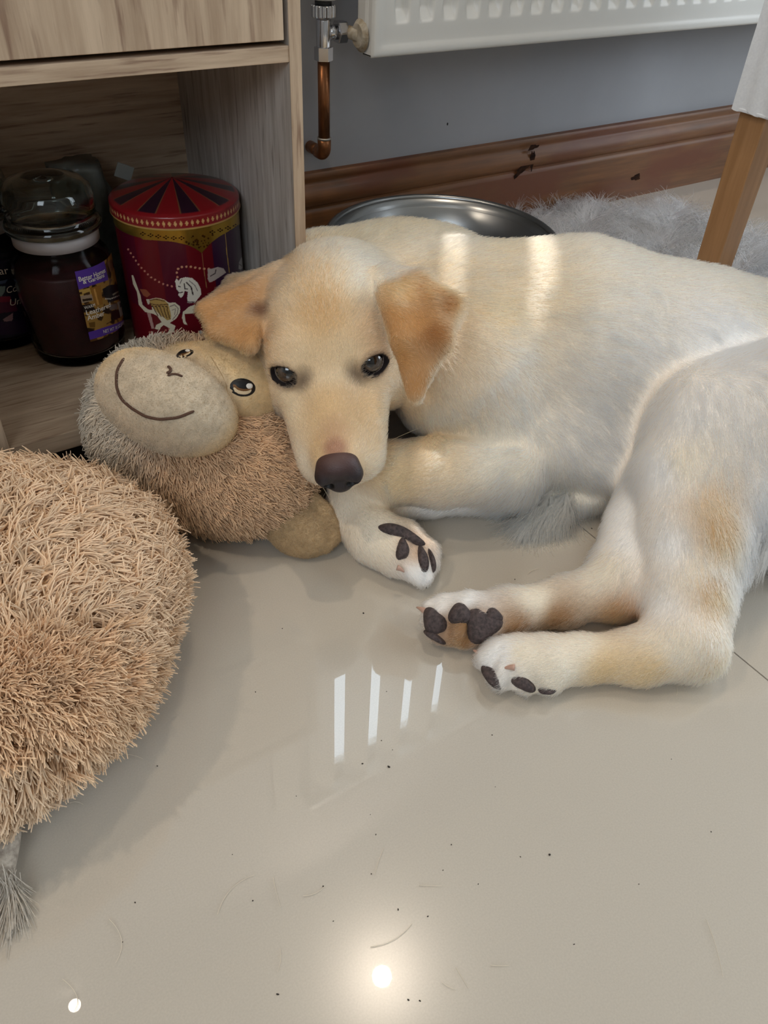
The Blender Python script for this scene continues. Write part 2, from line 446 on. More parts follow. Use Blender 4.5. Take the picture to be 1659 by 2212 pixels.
def knot(px, py, a, bz, tilt):
    c = at(px, py, y=YS-0.0002); t = np.linspace(0, 2*math.pi, 22, endpoint=False); V = []
    for i, th in enumerate(t):
        r = 1+0.22*math.sin(3*th+px)+0.12*math.sin(7*th)
        u, w = a*r*math.cos(th), bz*r*math.sin(th)
        V.append((c[0]+u*math.cos(tilt)-w*math.sin(tilt), YS-0.0003, c[2]+u*math.sin(tilt)+w*math.cos(tilt)))
    mesh('knot', V, [tuple(range(len(V)))], M_KNOT, sk)
knot(1128, 366, 0.017, 0.0055, 0.55); knot(1374, 383, 0.011, 0.005, 0.0); knot(1150, 345, 0.0045, 0.014, 0.1); knot(1152, 318, 0.010, 0.0035, 0.1)

# window with vertical blinds over the radiator: its bright gaps mirror in the floor
M_UPVC = pmat('white_plastic', rgb(232, 232, 230), 0.35)
M_GLASS, nt, b = new_mat('window_glass')
_t = nt.nodes.new('ShaderNodeBsdfTransparent'); _g = nt.nodes.new('ShaderNodeBsdfGlossy'); _g.inputs['Roughness'].default_value = 0.0; _m = nt.nodes.new('ShaderNodeMixShader'); _m.inputs[0].default_value = 0.06
nt.links.new(_t.outputs[0], _m.inputs[1]); nt.links.new(_g.outputs[0], _m.inputs[2]); nt.links.new(_m.outputs[0], nt.nodes['Material Output'].inputs['Surface']); nt.nodes.remove(b)
bm = bmesh.new(); fy0, fy1 = YW+0.006, YW+0.024
for (a, c) in (((WX0, WZ0), (WX1, WZ0+0.014)), ((WX0, WZ1-0.014), (WX1, WZ1)), ((WX0, WZ0), (WX0+0.014, WZ1)), ((WX1-0.014, WZ0), (WX1, WZ1))):
    box(bm, (a[0], fy0, a[1]), (c[0], fy1, c[1]), 0.002)
win = bm_obj('window_1', bm, M_UPVC); tag(win, kind='structure')
pane = boxo('pane', (WX0+0.014, YW+0.014, WZ0+0.014), (WX1-0.014, YW+0.016, WZ1-0.014), M_GLASS, win); tag(pane, kind='structure')
boxo('trim_1', (WX0-0.04, YW-0.004, WZ0-0.022), (WX1+0.04, YW+0.028, WZ0), M_UPVC)['kind'] = 'structure'
M_SLAT = pmat('blind_fabric', rgb(226, 222, 214), 0.8)
bl = empty('vertical_blind', (0.99, YW-0.015, 1.42), 'white vertical blind hanging at the window above the radiator', 'blind')
boxo('headrail', (WX0-0.05, YW-0.035, 1.375), (WX1+0.05, YW-0.003, 1.40), M_UPVC, bl, 0.003)
th = math.radians(20); w = 0.0625
for i in range(16):
    xc = 0.5965+0.0955*(i-2)
    if xc > WX1+0.05: break
    w = 0.0595 if i < 6 else 0.104; xc -= 0.0065*(i == 6)
    dx, dy = w/2*math.cos(th), -w/2*math.sin(th); nx, ny = math.sin(th)*0.0003, math.cos(th)*0.0003
    V = [(xc+sx*dx+q*nx, YW-0.018+sx*dy+q*ny, z) for z in (0.905, 1.376) for (sx, q) in ((-1, -1), (1, -1), (1, 1), (-1, 1))]
    mesh('slat', V, [(0, 1, 2, 3), (7, 6, 5, 4), (0, 4, 5, 1), (1, 5, 6, 2), (2, 6, 7, 3), (3, 7, 4, 0)], M_SLAT, bl)

tag(lathe('sun_blocker_post', [(0.085, -0.02), (0.085, 8.5), (0.0, 8.52)], (2.405, 3.2, 0), pmat('weathered_wood', rgb(120, 104, 88), 0.8), None, 24), kind='structure')  # added unseen post outside, keeps the sun out of the left blind gaps

# ------------------------------------------------------------------ radiator
M_RAD = pmat('radiator_enamel', rgb(226, 224, 218), 0.32, spec=0.5)
RY = 0.85; RX0 = 0.5441; RX1 = 1.62; RZ0 = 0.2608; RZ1 = 0.72
rad = empty('radiator', ((RX0+RX1)/2, RY+0.03, RZ0), 'white panel radiator with pressed vertical channels on grey wall', 'radiator')
pitch = 0.0333; gx0 = 0.5835; gz0 = 0.2972
xs = [RX0, RX0+0.0015, RX0+0.0035, RX0+0.0085, RX0+0.0125, RX0+0.0165]; x = RX0+0.020
while x < RX1-0.02: xs.append(x); x += pitch/16
xs += [RX1-0.0165, RX1-0.0125, RX1-0.0085, RX1-0.0035, RX1-0.0015, RX1]
zs = [RZ0, RZ0+0.0015, RZ0+0.004, RZ0+0.009, RZ0+0.0115, RZ0+0.014, RZ0+0.02, gz0-0.006, gz0-0.004, gz0-0.002, gz0, gz0+0.002, gz0+0.004, gz0+0.006, gz0+0.008, gz0+0.010, gz0+0.012, gz0+0.016, gz0+0.03, 0.45, 0.6, RZ1-0.012, RZ1-0.004, RZ1]
def rdep(x, z):
    e = min(x-RX0, RX1-x, z-RZ0)
    rim = 0.0035*(1-math.sqrt(max(0, 1-(1-min(e/0.0035, 1))**2)))
    if e > 0.0085: rim += 0.0016*min(1, (e-0.0085)/0.004)
    u = ((x-gx0)/pitch+0.5) % 1.0-0.5
    inb = 1.0 if RX0+0.022 < x < RX1-0.022 else 0.0
    g = min(1, max(0, (0.30-abs(u))/0.09)); g = g*g*(3-2*g)
    s = min(1, max(0, (z-(gz0-0.004))/0.013))
    return RY+rim+0.0085*g*s*inb
V = [(x, rdep(x, z), z) for z in zs for x in xs]; nx = len(xs)
F = [(j*nx+i, j*nx+i+1, (j+1)*nx+i+1, (j+1)*nx+i) for j in range(len(zs)-1) for i in range(nx-1)]
fp = mesh('front_panel', V, F, M_RAD, rad, True)
boxo('back_panel', (RX0+0.001, RY+0.0125, RZ0+0.002), (RX1-0.001, RY+0.030, RZ1), M_RAD, rad, 0.004)
bm = bmesh.new(); box(bm, (RX0, RY+0.0034, RZ0), (RX0+0.0035, RY+0.022, RZ1), 0.0012); box(bm, (RX0, RY+0.0034, RZ0), (RX1, RY+0.022, RZ0+0.0035), 0.0012)
bm_obj('rim_return', bm, M_RAD, rad)
boxo('top_grille', (RX0, RY+0.001, RZ1-0.004), (RX1, RY+0.034, RZ1+0.008), M_RAD, rad, 0.002)
boxo('end_cover', (RX0-0.002, RY+0.010, RZ0+0.012), (RX0+0.012, RY+0.034, RZ1+0.004), M_RAD, rad, 0.005)
for xx in (0.8, 1.4): boxo('wall_bracket', (xx, RY+0.028, 0.30), (xx+0.03, YW-0.0008, 0.68), M_RAD, rad)

M_CHROME = pmat('chrome', rgb(205, 205, 208), 0.16, metal=1.0)
M_COPPER = mottled('tarnished_copper', rgb(112, 72, 44), rgb(164, 108, 70), 60, rough=0.34, stretch=(1, 1, 0.25), spec=0.5)
M_COPPER.node_tree.nodes['Principled BSDF'].inputs['Metallic'].default_value = 0.85
PX, PY = 0.5088, 0.90
vz = 0.2800
M_OLDW = mottled('chipped_paint', rgb(196, 188, 172), rgb(150, 132, 104), 90, rough=0.6)
va = empty('radiator_valve', (PX, PY, 0.25), 'chrome radiator valve with white turning head above copper pipe', 'valve')
lathe('valve_body', [(0.0, -0.001), (0.0085, 0.0), (0.0092, 0.003), (0.0082, 0.0145), (0.0085, 0.016), (0.0085, 0.040), (0.0075, 0.043), (0.0, 0.043)], (PX, PY, 0.2525), M_CHROME, va, 32)
bm = bmesh.new(); bmesh.ops.create_cone(bm, segments=6, radius1=0.0108, radius2=0.0108, depth=0.0135, cap_ends=True)
bmesh.ops.translate(bm, verts=bm.verts, vec=(PX, PY, 0.2595)); bm_obj('compression_nut', bm, M_CHROME, va)
# knurled collar
V = []; F = []; n = 72
for z in (0.2955, 0.2965, 0.3065, 0.3075):
    for j in range(n):
        a = 2*math.pi*j/n; rr = (0.0128 if (j//2) % 2 else 0.0138)-(0.0008 if z in (0.2955, 0.3075) else 0)
        V.append((PX+rr*math.cos(a), PY+rr*math.sin(a), z))
for i in range(3):
    for j in range(n): k = (j+1) % n; F.append((i*n+j, i*n+k, (i+1)*n+k, (i+1)*n+j))
F += [tuple(range(n-1, -1, -1)), tuple(range(3*n, 4*n))]
mesh('knurled_collar', V, F, M_CHROME, va)
lathe('valve_neck', [(0.0095, 0.3070), (0.0095, 0.3135)], (PX, PY, 0), pmat('dark_gap', rgb(40, 40, 42), 0.5), va, 24)
lathe('valve_head', [(0.0, 0.3128), (0.015, 0.3128), (0.0165, 0.3150), (0.0165, 0.345), (0.0145, 0.372), (0.0, 0.374)], (PX, PY, 0), pmat('valve_white', rgb(222, 220, 216), 0.4), va, 32)
for zz in range(8):
    pass
tube('outlet', [(PX+0.004, PY, vz), (PX+0.0185, PY, vz)], 0.0078, M_CHROME, va, 24)
bm = bmesh.new(); bmesh.ops.create_cone(bm, segments=6, radius1=0.0125, radius2=0.0125, depth=0.012, cap_ends=True)
bmesh.ops.rotate(bm, verts=bm.verts, cent=(0, 0, 0), matrix=Matrix.Rotation(math.pi/2, 3, 'Y'))
bmesh.ops.bevel(bm, geom=list(bm.edges), offset=0.001, segments=1, affect='EDGES')
bmesh.ops.translate(bm, verts=bm.verts, vec=(PX+0.0225, PY, vz)); bm_obj('union_nut', bm, M_CHROME, va)
tube('tail_pipe', [(PX+0.027, PY, vz), (PX+0.031, PY-0.004, vz), (RX0-0.003, RY+0.024, vz)], [0.0062, 0.0068, 0.0068], M_OLDW, va, 20)
lathe_pts = []
bm = bmesh.new(); bmesh.ops.create_cone(bm, segments=24, radius1=0.017, radius2=0.012, depth=0.005, cap_ends=True)
bmesh.ops.rotate(bm, verts=bm.verts, cent=(0, 0, 0), matrix=Matrix.Rotation(-math.pi/2, 3, 'Y'))
bmesh.ops.translate(bm, verts=bm.verts, vec=(RX0-0.004, RY+0.024, vz)); bm_obj('radiator_boss', bm, M_OLDW, va, False)
cp = empty('copper_pipe', (PX, PY, 0.16), 'tarnished copper pipe with elbow going into wall under the valve', 'pipe')
tube('upright_pipe', [(PX, PY, 0.1655), (PX, PY, 0.2535)], 0.0071, M_COPPER, cp, 28)
ez = 0.1570
arc = [(PX, PY+0.0085*(1-math.cos(a)), ez-0.0085*math.sin(a)+0.001) for a in np.linspace(0, math.pi/2, 9)]
tube('elbow', [(PX, PY, 0.168)]+arc[:]+[(PX, PY+0.016, ez-0.0075)], 0.0083, M_COPPER, cp, 28)
tube('wall_stub', [(PX, PY+0.012, ez-0.0075), (PX, YW-0.0005, ez-0.0075)], 0.0071, M_COPPER, cp, 24)
tube('solder_ring', [(PX, PY, 0.1670), (PX, PY, 0.1692)], 0.0086, pmat('solder', rgb(170, 165, 158), 0.45, metal=0.8), cp, 28)

# ------------------------------------------------------------------ wooden cabinet
OAK1, OAK2, OAKD = rgb(166, 141, 116), rgb(206, 182, 155), rgb(138, 110, 90)
def oak(name, stretch, sc=10, a=OAK1, c=OAK2, d=OAKD): return mottled(name, a, c, sc, rough=0.55, stretch=stretch, spec=0.3, detail=8, ramp=(0.32, 0.68), bump=0.12,
                                            extra=(sc*2.2, stretch, d, 0.56, 0.72))
M_OAKX = oak('oak_grain_along', (0.9, 14, 16)); M_OAKZ = oak('oak_grain_upright', (14, 14, 0.8)); M_OAKZF = oak('oak_drawer_face', (7, 7, 0.55), 12)
M_OAKG = oak('oak_side_inner', (16, 9, 0.7), 12, rgb(164, 154, 144), rgb(202, 195, 188), rgb(136, 124, 114))
YC = 0.586; YB = 0.827
cab = empty('cabinet', (-0.1, (YC+YB)/2, 0.0), 'oak-effect cabinet with drawer above open compartment against the wall', 'cabinet')
boxo('side_panel', (0.3025, YC, 0.030), (0.3122, YB, 0.52), [M_OAKG], cab, 0.0006)
boxo('edge_strip', (0.3024, YC-0.0006, 0.030), (0.3123, YC+0.0002, 0.52), M_OAKZ, cab)
boxo('mid_shelf', (-0.52, YC, 0.3222), (0.3025, YB, 0.3330), M_OAKX, cab, 0.0005)
boxo('floor_board', (-0.52, YC, 0.0495), (0.3025, YB, 0.0656), M_OAKX, cab, 0.0005)
boxo('top_board', (-0.53, YC-0.004, 0.52), (0.3152, YB, 0.532), M_OAKX, cab, 0.0006)
boxo('back_panel', (-0.52, YB-0.004, 0.0656), (0.3025, YB, 0.52), M_OAKX, cab)
boxo('divider_panel', (0.0300, YC, 0.0656), (0.0398, YB-0.004, 0.3222), M_OAKZ, cab, 0.0005)
boxo('outer_panel', (-0.53, YC, 0.030), (-0.52, YB, 0.52), M_OAKZ, cab, 0.0005)
boxo('plinth', (-0.52, YC+0.03, 0.0), (0.3025, YC+0.042, 0.0495), pmat('plinth_dark', rgb(46, 38, 32), 0.7), cab)
boxo('drawer', (0.0, YC-0.001, 0.3367), (0.2982, YC+0.013, 0.512), M_OAKZF, cab, 0.0006)
boxo('drawer', (-0.51, YC-0.001, 0.3367), (-0.003, YC+0.013, 0.512), M_OAKZF, cab, 0.0006)

# ------------------------------------------------------------------ print helpers for jars and tins
def text_mesh(body, size, shear=0.0, bold=0.0, spacing=1.0):
    c = bpy.data.curves.new('lettering', 'FONT'); c.body = body; c.size = size; c.shear = shear; c.offset = bold; c.space_character = spacing
    c.align_x = 'LEFT'; c.resolution_u = 3
    o = bpy.data.objects.new('lettering', c); COL.objects.link(o)
    dg = bpy.context.evaluated_depsgraph_get(); dg.update()
    me = bpy.data.meshes.new_from_object(o.evaluated_get(dg))
    COL.objects.unlink(o); bpy.data.objects.remove(o)
    V = np.array([v.co[:2] for v in me.vertices]) if len(me.vertices) else np.zeros((0, 2)); F = [tuple(p.vertices) for p in me.polygons]
    bpy.data.meshes.remove(me); return V, F
def wrap(o_name, V2, F, c, r, a0, z0, mat, parent, s0=0.0, v0=0.0):
    """flat lettering bent on a cylinder: s along the girth, v up"""
    a = a0+(V2[:, 0]+s0)/r
    V = np.stack([c[0]+r*np.cos(a), c[1]+r*np.sin(a), c[2]+z0+v0+V2[:, 1]], 1)
    return mesh(o_name, V, F, mat, parent)
def printed(name, c, r, a0, a1, z0, z1, nu, nv, paint, mat, parent):
    """a finely divided cylinder skin whose print colours come from paint(s, v)"""
    A, Z = np.meshgrid(np.linspace(a0, a1, nu), np.linspace(z0, z1, nv))
    P = np.stack([c[0]+r*np.cos(A), c[1]+r*np.sin(A), c[2]+Z], -1).reshape(-1, 3)
    i = np.arange(nu*nv).reshape(nv, nu)
    Q = np.stack([i[:-1, :-1], i[:-1, 1:], i[1:, 1:], i[1:, :-1]], -1).reshape(-1, 4)
    o = fast_mesh(name, P, Q, mat, parent, True)
    set_tint(o.data, paint(A.ravel(), Z.ravel())); return o

ZF = 0.0656            # top of the cabinet's floor board
def cyl_hit(px, py, c, r):
    v = ray(px, py); o = CPOS[:2]-np.array(c[:2]); d = v[:2]
    A = d@d; B = 2*o@d; Cc = o@o-r*r; D = B*B-4*A*Cc
    t = (-B-math.sqrt(max(D, 0)))/(2*A); Pn = CPOS+v*t
    return math.atan2(Pn[1]-c[1], Pn[0]-c[0]), Pn[2]-c[2]
def facing(c): return math.atan2(-c[1], -c[0])
M_CLEAR = pmat('clear_glass', (0.80, 0.86, 0.83, 1), 0.02, trans=1.0, ior=1.45)
M_JARGLASS = pmat('jar_glass', (0.9, 0.9, 0.9, 1), 0.03, trans=1.0, ior=1.12, spec=0.7)
M_WAX = mottled('amber_wax', rgb(40, 12, 12), rgb(62, 20, 20), 60, rough=0.5)
M_WAX2 = mottled('dark_wax', rgb(22, 14, 34), rgb(34, 20, 46), 60, rough=0.5)
M_SEAL = pmat('seal_ring', rgb(188, 180, 178), 0.4, trans=0.2)
def jar(c, label, wax, s=1.0, name='jar_candle'):
    t = empty(name, (c[0], c[1], ZF), label, 'candle', 'large jar candles in the cabinet')
    prof = [(0.0, 0.0), (0.036, 0.0), (0.0395, 0.002), (0.0412, 0.006), (0.0412, 0.010), (0.0422, 0.013), (0.0428, 0.03), (0.0434, 0.075), (0.0432, 0.087), (0.0405, 0.095), (0.0365, 0.100), (0.0345, 0.103), (0.0345, 0.112), (0.0325, 0.112), (0.0325, 0.103), (0.0385, 0.094), (0.0412, 0.086), (0.0410, 0.014), (0.034, 0.0065), (0.0, 0.006)]
    sc = lambda p: [(r*s, z) for r, z in p]
    lathe('glass_jar', sc(prof), (c[0], c[1], ZF), M_JARGLASS, t, 96)
    lathe('wax', sc([(0.0, 0.0075), (0.0335, 0.0075), (0.0404, 0.0145), (0.0408, 0.084), (0.0395, 0.0865), (0.0, 0.085)]), (c[0], c[1], ZF), wax, t, 96)
    lathe('seal_ring', sc([(0.0345, 0.106), (0.0362, 0.1065), (0.0362, 0.1165), (0.0345, 0.117)]), (c[0], c[1], ZF), M_SEAL, t, 96, cap=False)
    lathe('glass_lid', sc([(0.0, 0.118), (0.038, 0.118), (0.0402, 0.119), (0.0405, 0.1225), (0.0385, 0.1255), (0.0362, 0.1275), (0.0362, 0.131), (0.0378, 0.134), (0.0378, 0.145), (0.0362, 0.1515), (0.030, 0.157), (0.018, 0.1605), (0.0, 0.1615), (0.0, 0.1580), (0.018, 0.157), (0.029, 0.1535), (0.0335, 0.149), (0.034, 0.122), (0.0, 0.121)]), (c[0], c[1], ZF), M_CLEAR, t, 96)
    return t
JC = (0.1378, 0.7200, ZF)
j1 = jar(JC, 'dark red wax jar candle with purple and amber label and glass lid, in the cabinet', M_WAX)
J0 = (0.0832, 0.7815, ZF)
j0 = jar(J0, 'jar candle with dark navy and pink label beside the cabinet divider, mostly hidden', M_WAX2, 0.925)
M_PRINT = attr_mat('printed_label', rough=0.35, spec=0.4)
CRX, CRY, CRS = 130.0, 540.0, 10.056
def crop(pts, ox=CRX, oy=CRY, s=CRS): return [(x/s+ox, y/s+oy) for (x, y) in pts]
def hashn(x, y):
    v = np.sin(x*12.9898+y*78.233)*43758.5453; return v-np.floor(v)
def vnoise(x, y):
    xi, yi = np.floor(x), np.floor(y); fx, fy = x-xi, y-yi; fx = fx*fx*(3-2*fx); fy = fy*fy*(3-2*fy)
    return (hashn(xi, yi)*(1-fx)*(1-fy)+hashn(xi+1, yi)*fx*(1-fy)+hashn(xi, yi+1)*(1-fx)*fy+hashn(xi+1, yi+1)*fx*fy)
LR = 0.0437
def paint_label(A, Z):
    P = np.stack([JC[0]+LR*np.cos(A), JC[1]+LR*np.sin(A), JC[2]+Z], -1); q = pix(P)
    x, y = (q[:, 0]-CRX)*CRS, (q[:, 1]-CRY)*CRS
    C = np.tile(s2l((36, 22, 14)), (len(x), 1))
    def fill(poly, col): C[inpoly(x, y, poly)] = s2l(col)
    nz = vnoise(x/60, y/110)
    C[:] = np.where(nz[:, None] > 0.55, s2l((150, 110, 52)), np.where(nz[:, None] > 0.4, s2l((88, 58, 26)), s2l((40, 24, 14))))
    fill([(350, 900), (640, 820), (700, 1020), (420, 1100)], (176, 140, 70))
    fill([(370, 930), (470, 905), (480, 960), (380, 980)], (60, 40, 20)); fill([(500, 950), (640, 910), (650, 980), (520, 1000)], (70, 48, 26))
    fill([(380, 1010), (690, 960), (720, 1100), (430, 1170)], (150, 128, 104)); fill([(480, 1070), (680, 1040), (700, 1090), (490, 1120)], (50, 36, 24))
    fill([(640, 830), (880, 760), (930, 1180), (770, 1220)], (142, 96, 40)); fill([(720, 850), (760, 840), (850, 1190), (810, 1200)], (190, 138, 70))
    fill([(920, 850), (1060, 760), (1290, 740), (1320, 960), (1000, 1040), (940, 960)], (22, 20, 26))
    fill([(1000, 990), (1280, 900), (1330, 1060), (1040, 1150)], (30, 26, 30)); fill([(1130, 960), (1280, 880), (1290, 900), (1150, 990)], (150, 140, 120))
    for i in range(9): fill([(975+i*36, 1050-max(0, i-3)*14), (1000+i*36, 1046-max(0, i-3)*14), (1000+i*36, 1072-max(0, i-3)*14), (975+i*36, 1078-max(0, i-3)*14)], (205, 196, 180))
    fill([(440, 1200), (700, 1170), (760, 1300), (480, 1350)], (34, 24, 20))
    fill([(475, 1370), (700, 1330), (1090, 1400), (1110, 1540), (830, 1700), (570, 1690), (520, 1560)], (150, 112, 54))
    fill([(620, 1580), (760, 1560), (760, 1680), (640, 1680)], (100, 70, 30)); fill([(800, 1440), (940, 1450), (900, 1540), (820, 1520)], (60, 40, 22)); fill([(520, 1420), (590, 1400), (580, 1450)], (50, 34, 18))
    fill([(1080, 1330), (1290, 1280), (1310, 1470), (1180, 1520)], (40, 20, 16)); fill([(1060, 1200), (1230, 1160), (1250, 1280), (1080, 1310)], (110, 96, 88))
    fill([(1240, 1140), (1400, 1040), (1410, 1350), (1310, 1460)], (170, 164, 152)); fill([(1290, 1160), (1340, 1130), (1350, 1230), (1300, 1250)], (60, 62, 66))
    fill([(1020, 260), (1120, 200), (1160, 430), (1090, 480)], (120, 86, 60)); fill([(1060, 620), (1130, 640), (1070, 790)], (100, 70, 54))
    fill([(300, 440), (960, 240), (1050, 650), (390, 870)], (84, 54, 140))
    fill([(580, 1800), (930, 1690), (1240, 1590), (1440, 1480), (1440, 1640), (1180, 1770), (900, 1880), (620, 1960)], (84, 54, 140))
    return C
fa = facing(JC)
_a0, _z0 = cyl_hit(*crop([(330, 480)])[0], JC, LR); _a1, _z1 = cyl_hit(*crop([(600, 1800)])[0], JC, LR)
def label_strip():
    o = printed('label', JC, LR, (_a0+_a1)/2, (_a0+_a1)/2+1.15, _z1-0.0092, _z0+0.0005, 150, 230, paint_label, M_PRINT, j1); return o
label_strip()
M_INK = pmat('pale_ink', rgb(226, 216, 200), 0.4)
def put_text(body, p0, p1, h, c, r, mat, parent, name='lettering', shear=0.0, bold=0.0):
    """lettering whose baseline runs on the cylinder from picture point p0 to p1"""
    V, F = text_mesh(body, 1.0, shear, bold)
    a0, z0 = cyl_hit(*p0, c, r); a1, z1 = cyl_hit(*p1, c, r)
    L = (a1-a0)*r; w = V[:, 0].max(); sx = L/w
    V2 = np.stack([V[:, 0]*sx, V[:, 1]*h+(z1-z0)*V[:, 0]/w], 1)
    return wrap(name, V2, F, c, r, a0, z0, mat, parent)
LT = LR+0.00025
put_text('Better Homes', crop([(405, 690)])[0], crop([(985, 480)])[0], 0.0060, JC, LT, M_INK, j1, bold=0.012)
put_text('& Gardens', crop([(500, 740)])[0], crop([(965, 580)])[0], 0.0052, JC, LT, M_INK, j1, bold=0.012)
put_text('WARM', crop([(530, 1295)])[0], crop([(765, 1222)])[0], 0.0042, JC, LT, M_INK, j1)
put_text('Leathered', crop([(565, 1415)])[0], crop([(1100, 1225)])[0], 0.0064, JC, LT, M_INK, j1, bold=0.008)
put_text('Amber', crop([(600, 1530)])[0], crop([(970, 1410)])[0], 0.0064, JC, LT, M_INK, j1, bold=0.008)
put_text('NET WT 18 OZ (510 g)', crop([(940, 1810)])[0], crop([(1390, 1590)])[0], 0.0046, JC, LT, M_INK, j1)

# the neighbour's label: only "tar", "Cos", "Uni" and some figures show
L0R = 0.0437*0.925
def paint_label0(A, Z):
    P = np.stack([J0[0]+L0R*np.cos(A), J0[1]+L0R*np.sin(A), J0[2]+Z], -1); q = pix(P); x, y = q[:, 0], q[:, 1]
    C = np.tile(s2l((20, 18, 44)), (len(x), 1))
    def fill(poly, col): C[inpoly(x, y, poly)] = s2l(col)
    fill([(-40, 560), (20, 555), (22, 580), (-40, 590)], (50, 34, 96)); fill([(-40, 600), (18, 600), (12, 612), (-40, 620)], (70, 84, 110))
    fill([(-40, 622), (12, 618), (10, 630), (4, 640), (-40, 645)], (120, 140, 140)); fill([(-40, 642), (22, 640), (26, 652), (-40, 655)], (130, 30, 60)); fill([(-40, 655), (34, 652), (38, 672), (-40, 682)], (84, 24, 56))
    fill([(6, 690), (28, 676), (28, 690), (16, 702)], (150, 120, 130)); fill([(-40, 700), (55, 690), (60, 720), (-40, 726)], (40, 18, 56))
    return C
a_, z_ = cyl_hit(8, 575, J0, L0R)
printed('label', J0, L0R, facing(J0)-0.75, facing(J0)+0.75, 0.016, 0.070, 120, 110, paint_label0, M_PRINT, j0)
put_text('tar', (-10, 594), (20, 591), 0.010, J0, L0R+0.0002, M_INK, j0)
put_text('Cos', (13, 634), (45, 626), 0.0088, J0, L0R+0.0002, M_INK, j0, shear=0.3)
put_text('Uni', (20, 661), (52, 654), 0.0088, J0, L0R+0.0002, M_INK, j0, shear=0.3)

# ------------------------------------------------------------------ carousel tin
TC = (0.2435, 0.7050, ZF); TR = 0.0558
tin = empty('biscuit_tin', TC, 'round dark red carousel tin with horses, gold band and striped lid in cabinet', 'tin')
fh = np.array(TC[:2])/np.linalg.norm(TC[:2])
def zfront(px, py, r):
    hd = np.linalg.norm(TC[:2])-r; v = ray(px, py); t = hd/np.linalg.norm(v[:2]); return CAMH+v[2]*t-TC[2]
ZL0 = zfront(399, 497, TR+0.001); ZL1 = zfront(399, 468, TR+0.001); ZG0 = zfront(399, 521, TR)
M_TIN = attr_mat('printed_tin', rough=0.28, spec=0.5, coat=0.3)
m, nt, b = new_mat('gold_foil'); b.inputs['Metallic'].default_value = 0.9; b.inputs['Roughness'].default_value = 0.25
_a = nt.nodes.new('ShaderNodeAttribute'); _a.attribute_name = 'tint'; nt.links.new(_a.outputs['Color'], b.inputs['Base Color']); M_GOLD = m
def T5(p): return crop(p, 230.0, 360.0, 5.03)
MAR, WINE, PLUM = (104, 14, 26), (84, 14, 36), (52, 18, 52)
HORSE = (226, 214, 186); GOLDC = (176, 140, 70)
HEAD = [(745, 1250), (760, 1215), (785, 1240), (800, 1215), (860, 1200), (930, 1210), (990, 1260), (1025, 1330), (1030, 1390), (960, 1480), (880, 1480), (878, 1420), (885, 1360), (850, 1350), (835, 1400), (810, 1425), (780, 1400), (785, 1360), (760, 1330), (755, 1280)]
BODY1 = [(470, 1440), (540, 1425), (620, 1440), (680, 1480), (745, 1475), (800, 1520), (800, 1580), (760, 1650), (700, 1690), (690, 1700), (750, 1730), (740, 1770), (690, 1840), (650, 1850), (660, 1810), (690, 1760), (620, 1720), (560, 1770), (525, 1760), (540, 1720), (600, 1690), (550, 1620), (510, 1600), (420, 1580), (350, 1500), (340, 1420), (330, 1360), (290, 1280), (270, 1180), (290, 1180), (330, 1290), (370, 1400), (390, 1500), (450, 1550), (500, 1560)]
SADDLE = [(465, 1450), (540, 1428), (630, 1450), (670, 1490), (700, 1600), (700, 1660), (660, 1670), (560, 1590), (480, 1500)]
LEG1 = [(480, 1590), (520, 1760), (490, 1760), (440, 1590)]
LEG2 = [(900, 1520), (960, 1500), (960, 1590), (890, 1600), (850, 1600), (860, 1680), (880, 1720), (840, 1710), (820, 1640), (830, 1580)]
HEADB = [(1100, 1110), (1150, 1110), (1210, 1090), (1270, 1105), (1300, 1150), (1260, 1180), (1170, 1240), (1120, 1260), (1100, 1220)]
HEADC = [(1440, 1040), (1465, 985), (1490, 1000), (1495, 1080), (1460, 1120), (1435, 1110)]
HAT = [(360, 1330), (430, 1335), (480, 1390), (440, 1420), (400, 1400)]
RIDER = [(430, 1440), (465, 1440), (470, 1490), (450, 1500)]
def dots(x, y, C, pts, rr, col, n):
    pts = np.array(pts, float); seg = np.linalg.norm(np.diff(pts, axis=0), axis=1); cum = np.concatenate([[0], np.cumsum(seg)])
    for s in np.linspace(0, cum[-1], n):
        px = np.interp(s, cum, pts[:, 0]); py = np.interp(s, cum, pts[:, 1]); C[(x-px)**2+(y-py)**2 < rr*rr] = s2l(col)
def stroke(x, y, C, pts, w, col):
    pts = np.array(pts, float)
    for a, b in zip(pts[:-1], pts[1:]):
        e = b-a; t = np.clip(((x-a[0])*e[0]+(y-a[1])*e[1])/(e@e), 0, 1); C[(x-a[0]-t*e[0])**2+(y-a[1]-t*e[1])**2 < w*w] = s2l(col)
